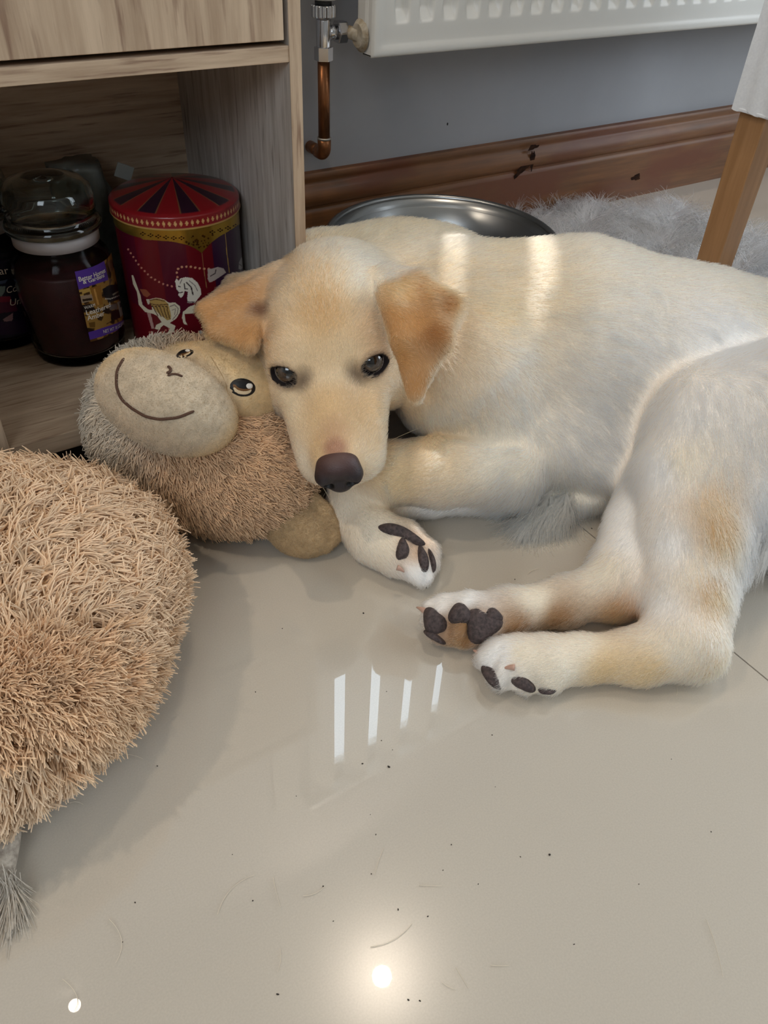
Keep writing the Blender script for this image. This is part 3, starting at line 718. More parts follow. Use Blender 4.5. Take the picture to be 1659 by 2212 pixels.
def paint_tin(A, Z):
    P = np.stack([TC[0]+TR*np.cos(A), TC[1]+TR*np.sin(A), TC[2]+Z], -1); q = pix(P)
    x, y = (q[:, 0]-230)*5.03, (q[:, 1]-360)*5.03
    C = np.tile(s2l(MAR), (len(x), 1))
    def fill(poly, col): C[inpoly(x, y, poly)] = s2l(col)
    da = A-facing(TC)
    C[(np.floor((da+0.35)/0.42) % 2 == 0) & (Z > 0.045)] = s2l(WINE); C[(da > 0.5) & (Z > 0.045)] = s2l(PLUM)
    dots(x, y, C, [(235, 900), (360, 1080), (480, 1200), (600, 1270), (700, 1300), (760, 1300)], 11, (196, 132, 112), 15)
    dots(x, y, C, [(770, 1200), (760, 1130), (800, 1090), (900, 1085), (1040, 1110), (1110, 1110)], 13, (206, 150, 116), 10)
    dots(x, y, C, [(470, 1800), (540, 1840), (640, 1780), (690, 1760), (800, 1800), (900, 1860)], 12, (190, 120, 100), 13)
    stroke(x, y, C, [(1035, 930), (1060, 1130), (1090, 1320)], 4, (150, 110, 70)); stroke(x, y, C, [(1290, 720), (1310, 950), (1335, 1150)], 5, GOLDC)
    fill(HEADB, (190, 176, 168)); fill(HEADC, (176, 170, 170)); fill(HAT, (150, 84, 60)); fill(RIDER, (210, 196, 176)); fill(LEG1, (190, 150, 140))
    fill(BODY1, HORSE); fill(SADDLE, (186, 150, 84)); fill(LEG2, HORSE); fill(HEAD, (232, 224, 208))
    for i in range(5): stroke(x, y, C, [(500+i*40, 1510+i*4), (525+i*34, 1560), (560+i*32, 1620+i*8)], 5, (92, 60, 36))
    for i in range(5): dots(x, y, C, [(480+i*38, 1500), (500+i*38, 1530), (515+i*38, 1500)], 7, (70, 40, 30), 4)
    stroke(x, y, C, [(470, 1452), (540, 1440), (630, 1462)], 5, (100, 66, 40)); stroke(x, y, C, [(480, 1490), (560, 1505), (660, 1495)], 5, (110, 74, 44))
    stroke(x, y, C, [(690, 1520), (740, 1500), (780, 1540), (770, 1600), (720, 1660)], 5, (150, 130, 120)); stroke(x, y, C, [(710, 1560), (750, 1545), (740, 1610)], 4, (150, 130, 120))
    stroke(x, y, C, [(845, 1270), (850, 1330), (880, 1330)], 5, (50, 30, 30)); stroke(x, y, C, [(780, 1370), (830, 1365)], 5, (60, 34, 34)); stroke(x, y, C, [(870, 1260), (920, 1310), (940, 1390)], 7, (60, 44, 44)); stroke(x, y, C, [(900, 1240), (960, 1290), (990, 1350)], 4, (120, 108, 104)); stroke(x, y, C, [(880, 1470), (960, 1472)], 5, (60, 40, 60))
    stroke(x, y, C, [(785, 1300), (800, 1305)], 6, (40, 26, 26)); stroke(x, y, C, [(820, 1225), (800, 1270)], 4, (90, 70, 70))
    stroke(x, y, C, [(1130, 1190), (1180, 1160), (1190, 1120)], 6, (90, 76, 76)); stroke(x, y, C, [(1445, 1060), (1470, 1080)], 5, (70, 60, 66))
    stroke(x, y, C, [(1020, 1800), (1060, 1830)], 20, (200, 190, 176))
    return C
ft = facing(TC)
printed('tin_front', TC, TR, ft-1.75, ft+1.75, 0.0, ZL0+0.002, 420, 300, paint_tin, M_TIN, tin)
o = lathe('tin_body', [(0.0, 0.0), (TR-0.0006, 0.0003), (TR-0.0006, ZL0+0.002)], TC, pmat('tin_maroon', rgb(*MAR), 0.3), tin, 96, cap=False)
lathe('base_rim', [(TR-0.001, 0.0002), (TR+0.0007, 0.0006), (TR+0.0007, 0.0026), (TR-0.001, 0.003)], TC, pmat('gold_rim', rgb(150, 116, 50), 0.3, metal=0.9), tin, 96, cap=False)
PEND = [(230, 690), (400, 795), (560, 805), (700, 815), (800, 835), (880, 855), (960, 890), (1020, 930), (1037, 945), (1050, 925), (1090, 880), (1150, 820), (1230, 760), (1300, 720), (1390, 665), (1460, 620), (1500, 560), (1500, 200), (150, 200), (150, 560)]
def gold_band():
    zz0 = zfront(436, 549, TR)-0.001; r = TR+0.0004
    A, Z = np.meshgrid(np.linspace(ft-1.6, ft+1.6, 420), np.linspace(zz0, ZL0+0.001, 80))
    P = np.stack([TC[0]+r*np.cos(A), TC[1]+r*np.sin(A), TC[2]+Z], -1).reshape(-1, 3)
    q = pix(P); x, y = (q[:, 0]-230)*5.03, (q[:, 1]-360)*5.03
    i = np.arange(A.size).reshape(A.shape); Q = np.stack([i[:-1, :-1], i[:-1, 1:], i[1:, 1:], i[1:, :-1]], -1).reshape(-1, 4)
    keep = inpoly(x, y, PEND) | (Z.ravel() > zfront(399, 519, TR)); Q = Q[keep[Q].all(1)]
    C = np.tile(s2l((206, 170, 74)), (len(x), 1))
    for k in range(14):
        cx = 395+k*84; cy = 740+40*math.sin(min(1, max(0, (k-0.5)/5))*1.6)-(max(0, k-4.5)**1.35)*9-(max(0, 8.5-k) > 8)*10
        if 870 < cx < 1090: continue
        for (ox, oy) in ((-22, 0), (22, 0), (0, -14), (0, 14)): C[np.abs(x-cx-ox)/14+np.abs(y-cy-oy)/9 < 1] = s2l((60, 30, 22))
    rr = np.random.default_rng(3)
    for _ in range(40):
        cx, cy = rr.normal(1010, 70), rr.normal(830, 34); C[(x-cx)**2+(y-cy)**2 < rr.uniform(5, 13)**2] = s2l((120, 84, 34))
    o = fast_mesh('gold_band', P, Q, M_GOLD, tin, True); set_tint(o.data, C)
gold_band()
# lid: a shallow striped cone over an upright rim
LRd = TR+0.0016
nA, rings = 480, [(LRd, ZL0), (LRd+0.0006, ZL0+0.001)] + [(LRd, ZL0+0.001+(ZL1-ZL0-0.002)*t) for t in np.linspace(0.1, 1, 22)] + [(LRd-0.0012, ZL1), (LRd-0.003, ZL1+0.0012)] + [((LRd-0.003)*(1-t), ZL1+0.0012+0.0135*(t**0.9)) for t in np.linspace(0.03, 0.985, 40)]
A = np.linspace(-math.pi, math.pi, nA, endpoint=False)+ft
P = np.stack([np.stack([TC[0]+r*np.cos(A), TC[1]+r*np.sin(A), np.full(nA, TC[2]+z)], -1) for r, z in rings]).reshape(-1, 3)
i = np.arange(len(rings)*nA).reshape(len(rings), nA); i2 = np.roll(i, -1, 1)
Q = np.stack([i[:-1], i2[:-1], i2[1:], i[1:]], -1).reshape(-1, 4)
RR = np.repeat([r for r, z in rings], nA); ZZ = np.repeat([z for r, z in rings], nA); AA = np.tile(A-ft, len(rings))
C = np.tile(s2l((138, 22, 30)), (len(P), 1))
top = ZZ > ZL1+0.0013
ph = (AA+0.33+2*math.pi)/(2*math.pi)*9; stripe = ((ph % 1.0) > 0.55) & (RR < LRd-0.0045) & top
C[stripe] = s2l((44, 20, 38))
edge = (np.minimum(np.abs((ph % 1.0)-0.55), np.minimum(ph % 1.0, 1-ph % 1.0)) < 0.02) & top & (RR < LRd-0.0045); C[edge] = s2l((120, 76, 50))
side = (ZZ <= ZL1) & (ZZ > ZL0+0.001)
du = ((AA*LRd/0.0048) % 1.0)-0.5; dv = (ZZ-(ZL0+ZL1)/2)/0.0026
C[side & (np.abs(du)/0.30+np.abs(dv) < 1)] = s2l((214, 168, 110)); C[ZZ <= ZL0+0.0012] = s2l((196, 160, 90))
o = fast_mesh('lid', P, Q, M_TIN, tin, True); set_tint(o.data, C)

# ------------------------------------------------------------------ crumpled grey bag behind the jar
M_BAG = mottled('grey_plastic', rgb(84, 88, 84), rgb(120, 124, 118), 30, rough=0.3, spec=0.5)
bag = empty('plastic_bag', (0.196, 0.782, ZF), 'crumpled grey plastic bag squeezed between jar candle and red tin', 'bag')
n, mm = 40, 26; V = []; F = []
for i_ in range(mm):
    v = i_/(mm-1); hgt = 0.148*v
    for j in range(n):
        a = 2*math.pi*j/n
        rr = (1-0.25*v)*(1+0.16*math.sin(3*a+5*v)+0.09*math.sin(7*a-11*v)+0.05*math.sin(13*a+23*v))
        V.append((0.193+0.030*rr*math.cos(a)-0.012*v, 0.784+0.024*rr*math.sin(a), ZF+0.0005+hgt))
for i_ in range(mm-1):
    for j in range(n): k = (j+1) % n; F.append((i_*n+j, i_*n+k, (i_+1)*n+k, (i_+1)*n+j))
F += [tuple(range(n-1, -1, -1)), tuple((mm-1)*n+j for j in range(n))]
mesh('bag_body', V, F, M_BAG, bag, True)
p = at(268, 372, y=0.770)
bm = bmesh.new(); box(bm, (-0.008, -0.0008, -0.006), (0.008, 0.0008, 0.007), 0.0004); bmesh.ops.rotate(bm, verts=bm.verts, cent=(0, 0, 0), matrix=Matrix.Rotation(0.45, 3, 'Y'))
bmesh.ops.translate(bm, verts=bm.verts, vec=p); bm_obj('tag', bm, pmat('bag_tag', rgb(150, 152, 146), 0.5), bag)

# ------------------------------------------------------------------ steel bowl
BX, BY, BR, BZ = 0.58, 0.738, 0.142, 0.092
M_STEEL = pmat('brushed_steel', rgb(146, 147, 147), 0.28, metal=1.0)
bowl = empty('dog_bowl', (BX, BY, 0), 'stainless steel bowl standing behind the dog against the skirting', 'bowl')
lathe('bowl_shell', [(0.0, 0.004), (0.10, 0.004), (0.104, 0.008), (0.113, 0.045), (0.128, 0.083), (0.134, BZ-0.003), (BR-0.003, BZ-0.001), (BR, BZ-0.003), (BR, BZ-0.007), (BR-0.002, BZ-0.009), (0.1325, BZ-0.008), (0.126, 0.080), (0.1115, 0.044), (0.106, 0.0), (0.0, 0.0)][::-1], (BX, BY, 0), M_STEEL, bowl, 160)
o = lathe('rolled_rim', [(BR-0.004+0.0042*math.cos(t), BZ-0.003+0.0042*math.sin(t)) for t in np.linspace(0, 2*math.pi, 17)], (BX, BY, 0), M_STEEL, bowl, 160, cap=False)

# ------------------------------------------------------------------ shaggy rug
RPX = [(1085, 470), (1150, 448), (1250, 446), (1330, 450), (1420, 445), (1478, 440), (1510, 462), (1570, 492), (1630, 512), (1760, 530), (1760, 680), (1400, 650), (1150, 560)]
RP = np.array([at(x, y, z=0.012)[:2] for x, y in RPX])
RP[:, 1] = np.minimum(RP[:, 1], YS-0.012)
rug = Solid((RP[:, 0].min()-0.03, RP[:, 1].min()-0.03, -0.01), (RP[:, 0].max()+0.03, RP[:, 1].max()+0.03, 0.05), 0.005)
G = rug._grid((slice(None),)*3); gx, gy, gz = G[..., 0], G[..., 1], G[..., 2]
d2 = np.full(gx.shape, 1e9, np.float32)
for a, b in zip(RP, np.roll(RP, -1, 0)):
    e = b-a; t = np.clip(((gx-a[0])*e[0]+(gy-a[1])*e[1])/(e@e), 0, 1); d2 = np.minimum(d2, (gx-a[0]-t*e[0])**2+(gy-a[1]-t*e[1])**2)
dd = np.sqrt(d2)*np.where(inpoly(gx, gy, RP), -1, 1)
top_ = 0.007+0.003*np.sin(gx*40)*np.sin(gy*37+1)
rug.f = np.maximum(np.maximum(dd, gz-top_), 0.0004-gz).astype(np.float32)
P, Q = rug.nets(); P = relax(P, Q, 2); P[:, 2] = np.maximum(P[:, 2], 0.0003)
M_RUG = attr_mat('rug_pile', rough=0.7, spec=0.2)
rugo = fast_mesh('shaggy_rug', P, Q, M_RUG, None, True); set_tint(rugo.data, np.tile(s2l((150, 144, 144)), (len(P), 1)))
tag(rugo, 'grey long-haired fluffy rug lying on floor behind the dog and around the chair leg', 'rug')
N = vnormals(P, Q); R_, Nn, _ = scatter(P, Q, N, 5200, (N[:, 2] > -0.2).astype(float))
dirs = np.stack([np.sin(R_[:, 0]*55+R_[:, 1]*21), np.cos(R_[:, 1]*47-R_[:, 0]*30), np.zeros(len(R_))], 1)+rng.normal(0, 0.5, (len(R_), 3))
kids = 6
Rk = np.repeat(R_, kids, 0)+rng.normal(0, 0.0016, (len(R_)*kids, 3)); Nk = np.repeat(Nn, kids, 0); Dk = np.repeat(dirs, kids, 0)+rng.normal(0, 0.18, (len(R_)*kids, 3))
Lk = np.repeat(rng.uniform(0.022, 0.048, len(R_)), kids)*rng.uniform(0.8, 1.05, len(Rk)); lk = np.repeat(rng.uniform(0.35, 1.15, len(R_)), kids)
S = strands(Rk, Nk, Dk, Lk, lk, 7, droop=1.1, curl=0.9)
S[..., 2] = np.maximum(S[..., 2], 0.001); S[..., 1] = np.minimum(S[..., 1], YS-0.001)
col = np.clip(s2l((222, 218, 220))[None]*np.repeat(rng.uniform(0.62, 1.2, (len(R_), 1)), kids, 0)*rng.uniform(0.9, 1.1, (len(Rk), 1)), 0, 0.95)
hair('pile', S, np.full(len(Rk), 0.00055), np.clip(col*0.84, 0, 0.9), hair_mat('rug_fibre', 0.5, 0.6), rugo, 0.25)

# ------------------------------------------------------------------ chair
M_LEG = mottled('chair_oak_leg', rgb(160, 118, 78), rgb(182, 138, 96), 8, rough=0.45, stretch=(10, 10, 0.8), detail=6)
M_COVER = mottled('white_slipcover', rgb(230, 232, 236), rgb(238, 240, 243), 400, rough=0.85, spec=0.1, bump=0.25)
LX, LY, LS = 0.8905, 0.6035, 0.0365
chair = empty('dining_chair', (LX+0.2, LY-0.02, 0), 'dining chair with white fabric slipcover and tapered wooden legs by the rug', 'chair')
def chair_leg(x, y):
    bm = bmesh.new(); box(bm, (x, y-LS, 0.0), (x+LS, y, 0.30), 0.0012)
    for v in bm.verts:
        if v.co.z < 0.15: v.co.x = x+LS/2+(v.co.x-x-LS/2)*0.86; v.co.y = y-LS/2+(v.co.y-y+LS/2)*0.86
    bm_obj('leg', bm, M_LEG, chair)
for (x, y) in ((LX, LY), (LX+0.36, LY), (LX+0.02, LY-0.37), (LX+0.34, LY-0.37)): chair_leg(x, y)
cz = 0.2305
def skirt_box(name, a, b, seed):
    V = []; F = []; n = 14; lv = 12; per = []
    for (p0, p1) in (((a[0], a[1]), (b[0], a[1])), ((b[0], a[1]), (b[0], b[1])), ((b[0], b[1]), (a[0], b[1])), ((a[0], b[1]), (a[0], a[1]))):
        for i in range(n): t = i/n; per.append((p0[0]+(p1[0]-p0[0])*t, p0[1]+(p1[1]-p0[1])*t))
    cxm, cym = (a[0]+b[0])/2, (a[1]+b[1])/2; m = len(per)
    for k in range(lv):
        z = a[2]+(b[2]-a[2])*k/(lv-1)
        for j, (x, y) in enumerate(per):
            w = 0.0010*math.sin(j*0.9+seed+k*0.7)+0.0008*math.sin(k*1.3+seed); dx, dy = x-cxm, y-cym; L = math.hypot(dx, dy)
            V.append((x+dx/L*w, y+dy/L*w, z+(0.0012*math.sin(j*0.8+seed) if k == 0 else 0)))
    for k in range(lv-1):
        for j in range(m): q = (j+1) % m; F.append((k*m+j, k*m+q, (k+1)*m+q, (k+1)*m+j))
    F += [tuple(range(m-1, -1, -1)), tuple(range((lv-1)*m, lv*m))]
    o = mesh(name, V, F, M_COVER, chair, True); autosmooth(o, 50); return o
skirt_box('back_cover', (LX-0.006, LY-LS-0.006, cz), (LX+0.402, LY+0.006, 0.92), 1)
skirt_box('seat_cover', (LX+0.01, LY-0.40, cz+0.03), (LX+0.386, LY-LS-0.008, 0.44), 2)
bm = bmesh.new(); box(bm, (LX-0.0066, LY-LS-0.0066, cz-0.0008), (LX+0.4026, LY+0.0066, cz+0.0030), 0.001); bm_obj('hem', bm, M_COVER, chair)

# ------------------------------------------------------------------ plush toy animal
def oell(S, px, py, z, a, b, ang, t, k=0.01, sub=False):
    """egg with half-widths a, b (picture points) turned by ang in the picture, half-depth t (metres) along the sight line"""
    c = at(px, py, z=z); d = depth(c); u = np.array([math.cos(ang), math.sin(ang), 0]); v = np.array([-math.sin(ang), math.cos(ang), 0]); w = np.array([0, 0, 1.0])
    B = CR @ np.stack([u, v, w], 1)
    S.ell(c, (a*d/FOC, b*d/FOC, t), B, k, sub); return c, B
def rp(px, py, z, r):
    """centre and metric radius of a round limb section seen r picture points wide to each side"""
    c = at(px, py, z=z); return c, r*depth(c)/FOC
def limb(S, secs, k=0.012):
    q = [rp(*s) for s in secs]
    for (a, ra), (b, rb) in zip(q[:-1], q[1:]): S.cone(a, b, ra, rb, k)
M_PLUSHF = attr_mat('plush_pile', rough=0.85, spec=0.12, sheen=0.1)
M_SUEDE = attr_mat('plush_suede', rough=0.95, spec=0.08, sheen=0.25, bump=(700, 0.3, 0.0006))
M_THREAD = pmat('brown_thread', rgb(84, 58, 44), 0.8); M_BLACKTH = pmat('black_thread', rgb(22, 20, 22), 0.5); M_WHITETH = pmat('white_thread', rgb(236, 232, 224), 0.6)
M_AMBERTH = pmat('brown_iris_thread', rgb(120, 82, 44), 0.6); M_IVORYTH = pmat('ivory_thread', rgb(226, 204, 168), 0.6)
plush = empty('plush_toy', (0.08, 0.43, 0), 'sandy shaggy plush animal with smiling suede face lying under the dog head', 'plush toy')

# trunk
S = Solid((-0.29, 0.20, -0.01), (0.19, 0.62, 0.17), 0.003)
S.ell((-0.052, 0.415, 0.064), (0.162, 0.124, 0.068), np.array([[0.97, -0.24, 0], [0.24, 0.97, 0], [0, 0, 1]]), 0.01)
S.ell((-0.050, 0.452, 0.060), (0.125, 0.098, 0.058), None, 0.03)
S.ell((-0.06, 0.375, 0.060), (0.120, 0.095, 0.058), None, 0.03)
S.ell((-0.14, 0.40, 0.064), (0.12, 0.118, 0.066), None, 0.04)
S.floor(0.0015, 0.02)
Pb, Qb = S.nets(); Pb = relax(Pb, Qb, 3); Nb = vnormals(Pb, Qb)
pb = fast_mesh('body', Pb, Qb, M_PLUSHF, plush); set_tint(pb.data, np.tile(s2l((176, 136, 96)), (len(Pb), 1)))

# head
S = Solid((0.06, 0.36, -0.01), (0.32, 0.62, 0.2), 0.0022)
oell(S, 430, 960, 0.060, 205, 165, 0.35, 0.056, 0.02)
oell(S, 535, 1035, 0.048, 125, 95, 0.15, 0.042, 0.03)
oell(S, 320, 895, 0.066, 108, 115, 0.3, 0.050, 0.03)
oell(S, 385, 800, 0.098, 125, 58, -0.12, 0.030, 0.02)
S.floor(0.0015, 0.015)
Ph, Qh = S.nets(); Ph = relax(Ph, Qh, 3); Nh = vnormals(Ph, Qh)
ph_ = fast_mesh('head', Ph, Qh, M_PLUSHF, plush); set_tint(ph_.data, np.tile(s2l((160, 120, 84)), (len(Ph), 1)))

# suede face: forehead dome and the big muzzle
S = Solid((0.06, 0.38, 0.0), (0.30, 0.64, 0.22), 0.0018)
oell(S, 500, 838, 0.108, 112, 96, 0.5, 0.042, 0.01)
oell(S, 430, 800, 0.106, 110, 58, 0.1, 0.035, 0.012)
oell(S, 366, 874, 0.122, 152, 103, 0.42, 0.046, 0.0035)
oell(S, 305, 842, 0.120, 62, 66, 0.3, 0.040, 0.02)
Pf, Qf = S.nets(); Pf = relax(Pf, Qf, 2); Nf = vnormals(Pf, Qf)
pf_ = fast_mesh('face', Pf, Qf, M_SUEDE, plush)
q = pix(Pf); mz = ((q[:, 0]-345)/165)**2+((q[:, 1]-875)/120)**2
g = np.clip((mz-0.75)/0.5, 0, 1)[:, None]
g2 = (vnoise(q[:, 0]/22, q[:, 1]/22)*0.5+vnoise(q[:, 0]/7, q[:, 1]/7)*0.5)[:, None]
face_tint = ((s2l((206, 189, 164))*(1-g)+s2l((224, 197, 153))*g)*(0.80+0.36*g2))
set_tint(pf_.data, face_tint)
def surf_hit(Pm, Nm, px, py):
    q = pix(Pm); w = ((q[:, 0]-px)**2+(q[:, 1]-py)**2); v = ray(px, py); face = (Nm@v) < 0
    w = np.where(face, w, 1e9); i = np.argsort(w)[:6]; i = i[np.argmin(q[i, 2])]
    # step on the sight line to the tangent plane there
    t = ((Pm[i]-CPOS)@Nm[i])/(v@Nm[i]); h = CPOS+v*t
    if abs(v@Nm[i]) < 0.15 or np.linalg.norm(h-Pm[i]) > 0.006: h = Pm[i]
    return h, Nm[i]
def stitched(name, pts, rad, mat, Pm, Nm, parent, n=40):
    pts = np.array(pts, float); cum = np.concatenate([[0], np.cumsum(np.linalg.norm(np.diff(pts, axis=0), axis=1))]); s = np.linspace(0, cum[-1], n)
    X = np.interp(s, cum, pts[:, 0]); Y = np.interp(s, cum, pts[:, 1])
    for _ in range(3): X[1:-1] = (X[:-2]+2*X[1:-1]+X[2:])/4; Y[1:-1] = (Y[:-2]+2*Y[1:-1]+Y[2:])/4
    H = []
    for x, y in zip(X, Y):
        h, nn = surf_hit(Pm, Nm, x, y); H.append(h+nn*rad*0.35)
    H = np.array(H)
    for _ in range(2): H[1:-1] = (H[:-2]+2*H[1:-1]+H[2:])/4
    rr = [rad*(0.5 if i in (0, n-1) else 1) for i in range(n)]
    return tube(name, H, rr, mat, parent, 8)
def patch(name, cx, cy, a, b, ang, lift, mat, Pm, Nm, parent, n=28, rings=5, poly=None):
    """embroidered spot lying on the surface, slightly domed"""
    V = []; F = []
    for r_ in range(rings+1):
        f = r_/rings
        for j in range(n):
            th = 2*math.pi*j/n; u, v = a*f*math.cos(th), b*f*math.sin(th)
            if poly: u, v = poly(f, th)
            h, nn = surf_hit(Pm, Nm, cx+u*math.cos(ang)-v*math.sin(ang), cy+u*math.sin(ang)+v*math.cos(ang)); V.append(h+nn*(lift-(0.0009 if r_ == rings else 0)))
    for r_ in range(rings):
        for j in range(n): k = (j+1) % n; F.append((r_*n+j, r_*n+k, (r_+1)*n+k, (r_+1)*n+j))
    return mesh(name, V, F, mat, parent, True)
stitched('mouth', [(268, 775), (253, 800), (252, 835), (262, 862), (285, 882), (315, 900), (345, 906), (385, 902), (419, 888)], 0.0011, M_THREAD, Pf, Nf, plush, 60)
stitched('nostril', [(362, 792), (369, 797), (368, 804), (360, 807)], 0.0011, M_THREAD, Pf, Nf, plush, 16)
stitched('nostril', [(362, 812), (374, 808), (386, 810), (394, 814)], 0.0009, M_THREAD, Pf, Nf, plush, 16)
def stitched_eye(cx, cy, a, b, ang):
    e = patch('eye', cx, cy, a, b, ang, 0.0006, M_BLACKTH, Pf, Nf, plush)
    c, s = math.cos(ang), math.sin(ang)
    def sub(name, u, v, aa, bb, lift, mat): patch(name, cx+u*a*c-v*b*s, cy+u*a*s+v*b*c, aa*a, bb*b, ang, lift, mat, Pf, Nf, e, 22, 3)
    sub('eye_white', 0.0, 0.16, 0.84, 0.72, 0.0009, M_IVORYTH); sub('iris', 0.0, -0.10, 0.80, 0.62, 0.0012, M_AMBERTH); sub('pupil', 0.02, -0.30, 0.72, 0.58, 0.0015, M_BLACKTH); sub('glint', 0.42, -0.22, 0.26, 0.32, 0.0019, M_WHITETH)
stitched_eye(524, 837, 30, 21, 0.12)
stitched_eye(399, 764, 21, 8.5, -0.28)
stitched('face_seam', [(455, 770), (480, 810), (497, 850), (512, 885)], 0.00028, pmat('seam_thread', rgb(170, 142, 104), 0.9), Pf, Nf, plush, 24)

# ear: soft folded flap on the floor
S = Solid((0.17, 0.33, -0.005), (0.31, 0.50, 0.08), 0.0016)
E_ = lambda x, y, z: at(x, y, z=z)
oell(S, 645, 1148, 0.017, 74, 55, 0.42, 0.0165, 0.004); oell(S, 628, 1120, 0.026, 50, 40, 0.4, 0.016, 0.012)
fold = [(676, 1078, 0.040, 15), (700, 1104, 0.032, 17), (720, 1134, 0.022, 17), (722, 1160, 0.014, 15), (704, 1184, 0.009, 12)]
for p_, q_ in zip(fold[:-1], fold[1:]):
    (ca, ra), (cb, rb) = rp(*p_), rp(*q_); S.cone(ca, cb, ra, rb, 0.002)
S.cone(at(672, 1098, z=0.046), at(704, 1166, z=0.027), 0.0034, 0.0034, 0.004, True)
S.floor(0.0012, 0.003)
Pe, Qe = S.nets(); Pe = relax(Pe, Qe, 2); Ne = vnormals(Pe, Qe); pe = fast_mesh('ear', Pe, Qe, M_SUEDE, plush); q = pix(Pe)
ear_tint = s2l((186, 158, 120))*(0.82+0.24*vnoise(q[:, 0]/5, q[:, 1]/5)+0.12*vnoise(q[:, 0]/17, q[:, 1]/17))[:, None]; set_tint(pe.data, ear_tint)

# woven tail with loose ends
tp = [at(18, 1775, z=0.016), at(14, 1830, z=0.012), at(10, 1880, z=0.009), at(6, 1905, z=0.008)]
tube('tail', tp, [0.0075, 0.0070, 0.0055, 0.004], mottled('tail_cord', rgb(150, 138, 124), rgb(196, 184, 168), 260, rough=0.9, bump=0.6), plush, 18)
n = 260; r0 = np.repeat(np.array([at(10, 1885, z=0.009)]), n, 0)+rng.normal(0, 0.0022, (n, 3)); r0[:, 2] = np.maximum(r0[:, 2], 0.002)
ends = [at(x, y, z=0.003) for x, y in ((46, 1985), (30, 2010), (8, 2020), (-20, 1990), (48, 1945))]
ts = np.zeros((n, 9, 3)); e = np.array([ends[i % 5] for i in range(n)])+rng.normal(0, 0.004, (n, 3)); bow = np.array([at(44, 1915, z=0.012)])
for j, u in enumerate(np.linspace(0, 1, 9)): ts[:, j] = r0*(1-u)**2+bow*2*u*(1-u)*rng.uniform(0.6, 1.0, (n, 1))+2*u*(1-u)*r0*0.0+e*u*u
ts = np.zeros((n, 9, 3)); mid = 0.5*(r0+e)+(bow-0.5*(r0+e))*rng.uniform(0.1, 0.9, (n, 1))
for j, u in enumerate(np.linspace(0, 1, 9)): ts[:, j] = r0*(1-u)**2+mid*2*u*(1-u)+e*u*u
ts[..., 2] = np.maximum(ts[..., 2], 0.0008)
hair('tail_fringe', ts, np.full(n, 0.00028), np.tile(s2l((206, 196, 182)), (n, 1))*rng.uniform(0.8, 1.1, (n, 1)), M_PLUSHF, plush, 0.5)

# pile: thick soft strands in little bundles
def pile(name, Pm, Qm, Nm, count, arrows, lng, lift, base, tipc, wf, parent, kids=3, spread=0.0011, rad=0.00076, droop=0.5, jit=0.35, zmin=0.004, pale=None):
    W = wf(Pm, Nm)*(Pm[:, 2] > zmin)
    R0, N0, _ = scatter(Pm, Qm, Nm, count, W)
    q = pix(R0)
    K = np.array([[a[0], a[1]] for a in arrows], float); D = np.array([unit(np.array([a[2], a[3]], float)) for a in arrows])
    d2 = idw(np.concatenate([q[:, :2], np.zeros((len(q), 1))], 1), np.concatenate([K, np.zeros((len(K), 1))], 1), D, 2.5)
    d2 = unit(d2)+rng.normal(0, jit, d2.shape)
    D3 = np.stack([d2[:, 0], d2[:, 1], np.zeros(len(d2))], 1) @ CR.T
    L0 = lng*rng.uniform(0.75, 1.2, len(R0)); l0 = lift*rng.uniform(0.55, 1.45, len(R0)); tone = rng.uniform(0.82, 1.14, (len(R0), 1))
    rep = lambda A: np.repeat(A, kids, 0)
    off = rng.normal(0, spread, (len(R0)*kids, 3)); R1 = rep(R0)+off; N1 = rep(N0); D1 = rep(D3)-off*85+rng.normal(0, 0.05, (len(R1), 3))
    S_ = strands(R1-N1*0.001, N1, D1, rep(L0)*rng.uniform(0.85, 1.1, len(R1)), rep(l0)*rng.uniform(0.8, 1.2, len(R1)), 7, droop=droop, curl=1.0)
    S_[..., 2] = np.maximum(S_[..., 2], 0.0007)
    t = rep(tone)*rng.uniform(0.93, 1.07, (len(R1), 1))
    bc, tc2 = np.tile(s2l(base), (len(R1), 1)), np.tile(s2l(tipc), (len(R1), 1))
    if pale is not None:
        g = pale(rep(q))[:, None]; bc = bc*(1-g)+s2l((186, 168, 144))*g; tc2 = tc2*(1-g)+s2l((226, 212, 192))*g
    hair(name, S_, np.full(len(R1), rad), bc*t, M_PLUSHF, parent, 0.35, tc2*t)
ab = [(-200, 1000, -0.6, -1), (60, 1000, -0.1, -1), (250, 1010, 0.5, -1), (340, 1050, 1, -0.6), (400, 1200, 1, -0.2), (250, 1250, 0.9, -0.7), (120, 1300, 0.5, -1), (390, 1400, 1, 0.15), (280, 1420, 1, -0.35), (180, 1450, 1, -0.2), (320, 1540, 1, 0.7),
      (200, 1560, 0.7, 0.7), (80, 1440, -0.2, -1), (20, 1400, -0.6, -1), (60, 1560, 0.1, 1), (120, 1680, 0.3, 1), (20, 1720, -0.1, 1), (-200, 1600, -0.8, 0.8), (-300, 1300, -1, 0)]
vis = lambda Pm, Nm: np.where((Nm*unit(CPOS-Pm)).sum(1) > -0.25, 1.0, 0.18)
pile('body_pile', Pb, Qb, Nb, 9500, ab, 0.0172, 0.50, (206, 166, 126), (240, 212, 180), vis, pb, kids=7, spread=0.0012, rad=0.00078, droop=0.9)
pile('body_tuft', Pb, Qb, Nb, 2600, [(80, 1440, 0.3, -1), (80, 1560, 0.2, 1)], 0.017, 0.9, (208, 163, 120), (244, 211, 174), lambda P, N: np.exp(-(((pix(P)[:, 0]-60)/170)**2+((pix(P)[:, 1]-1500)/80)**2)), pb, kids=7, spread=0.0012, rad=0.00072, droop=0.8, jit=0.9)
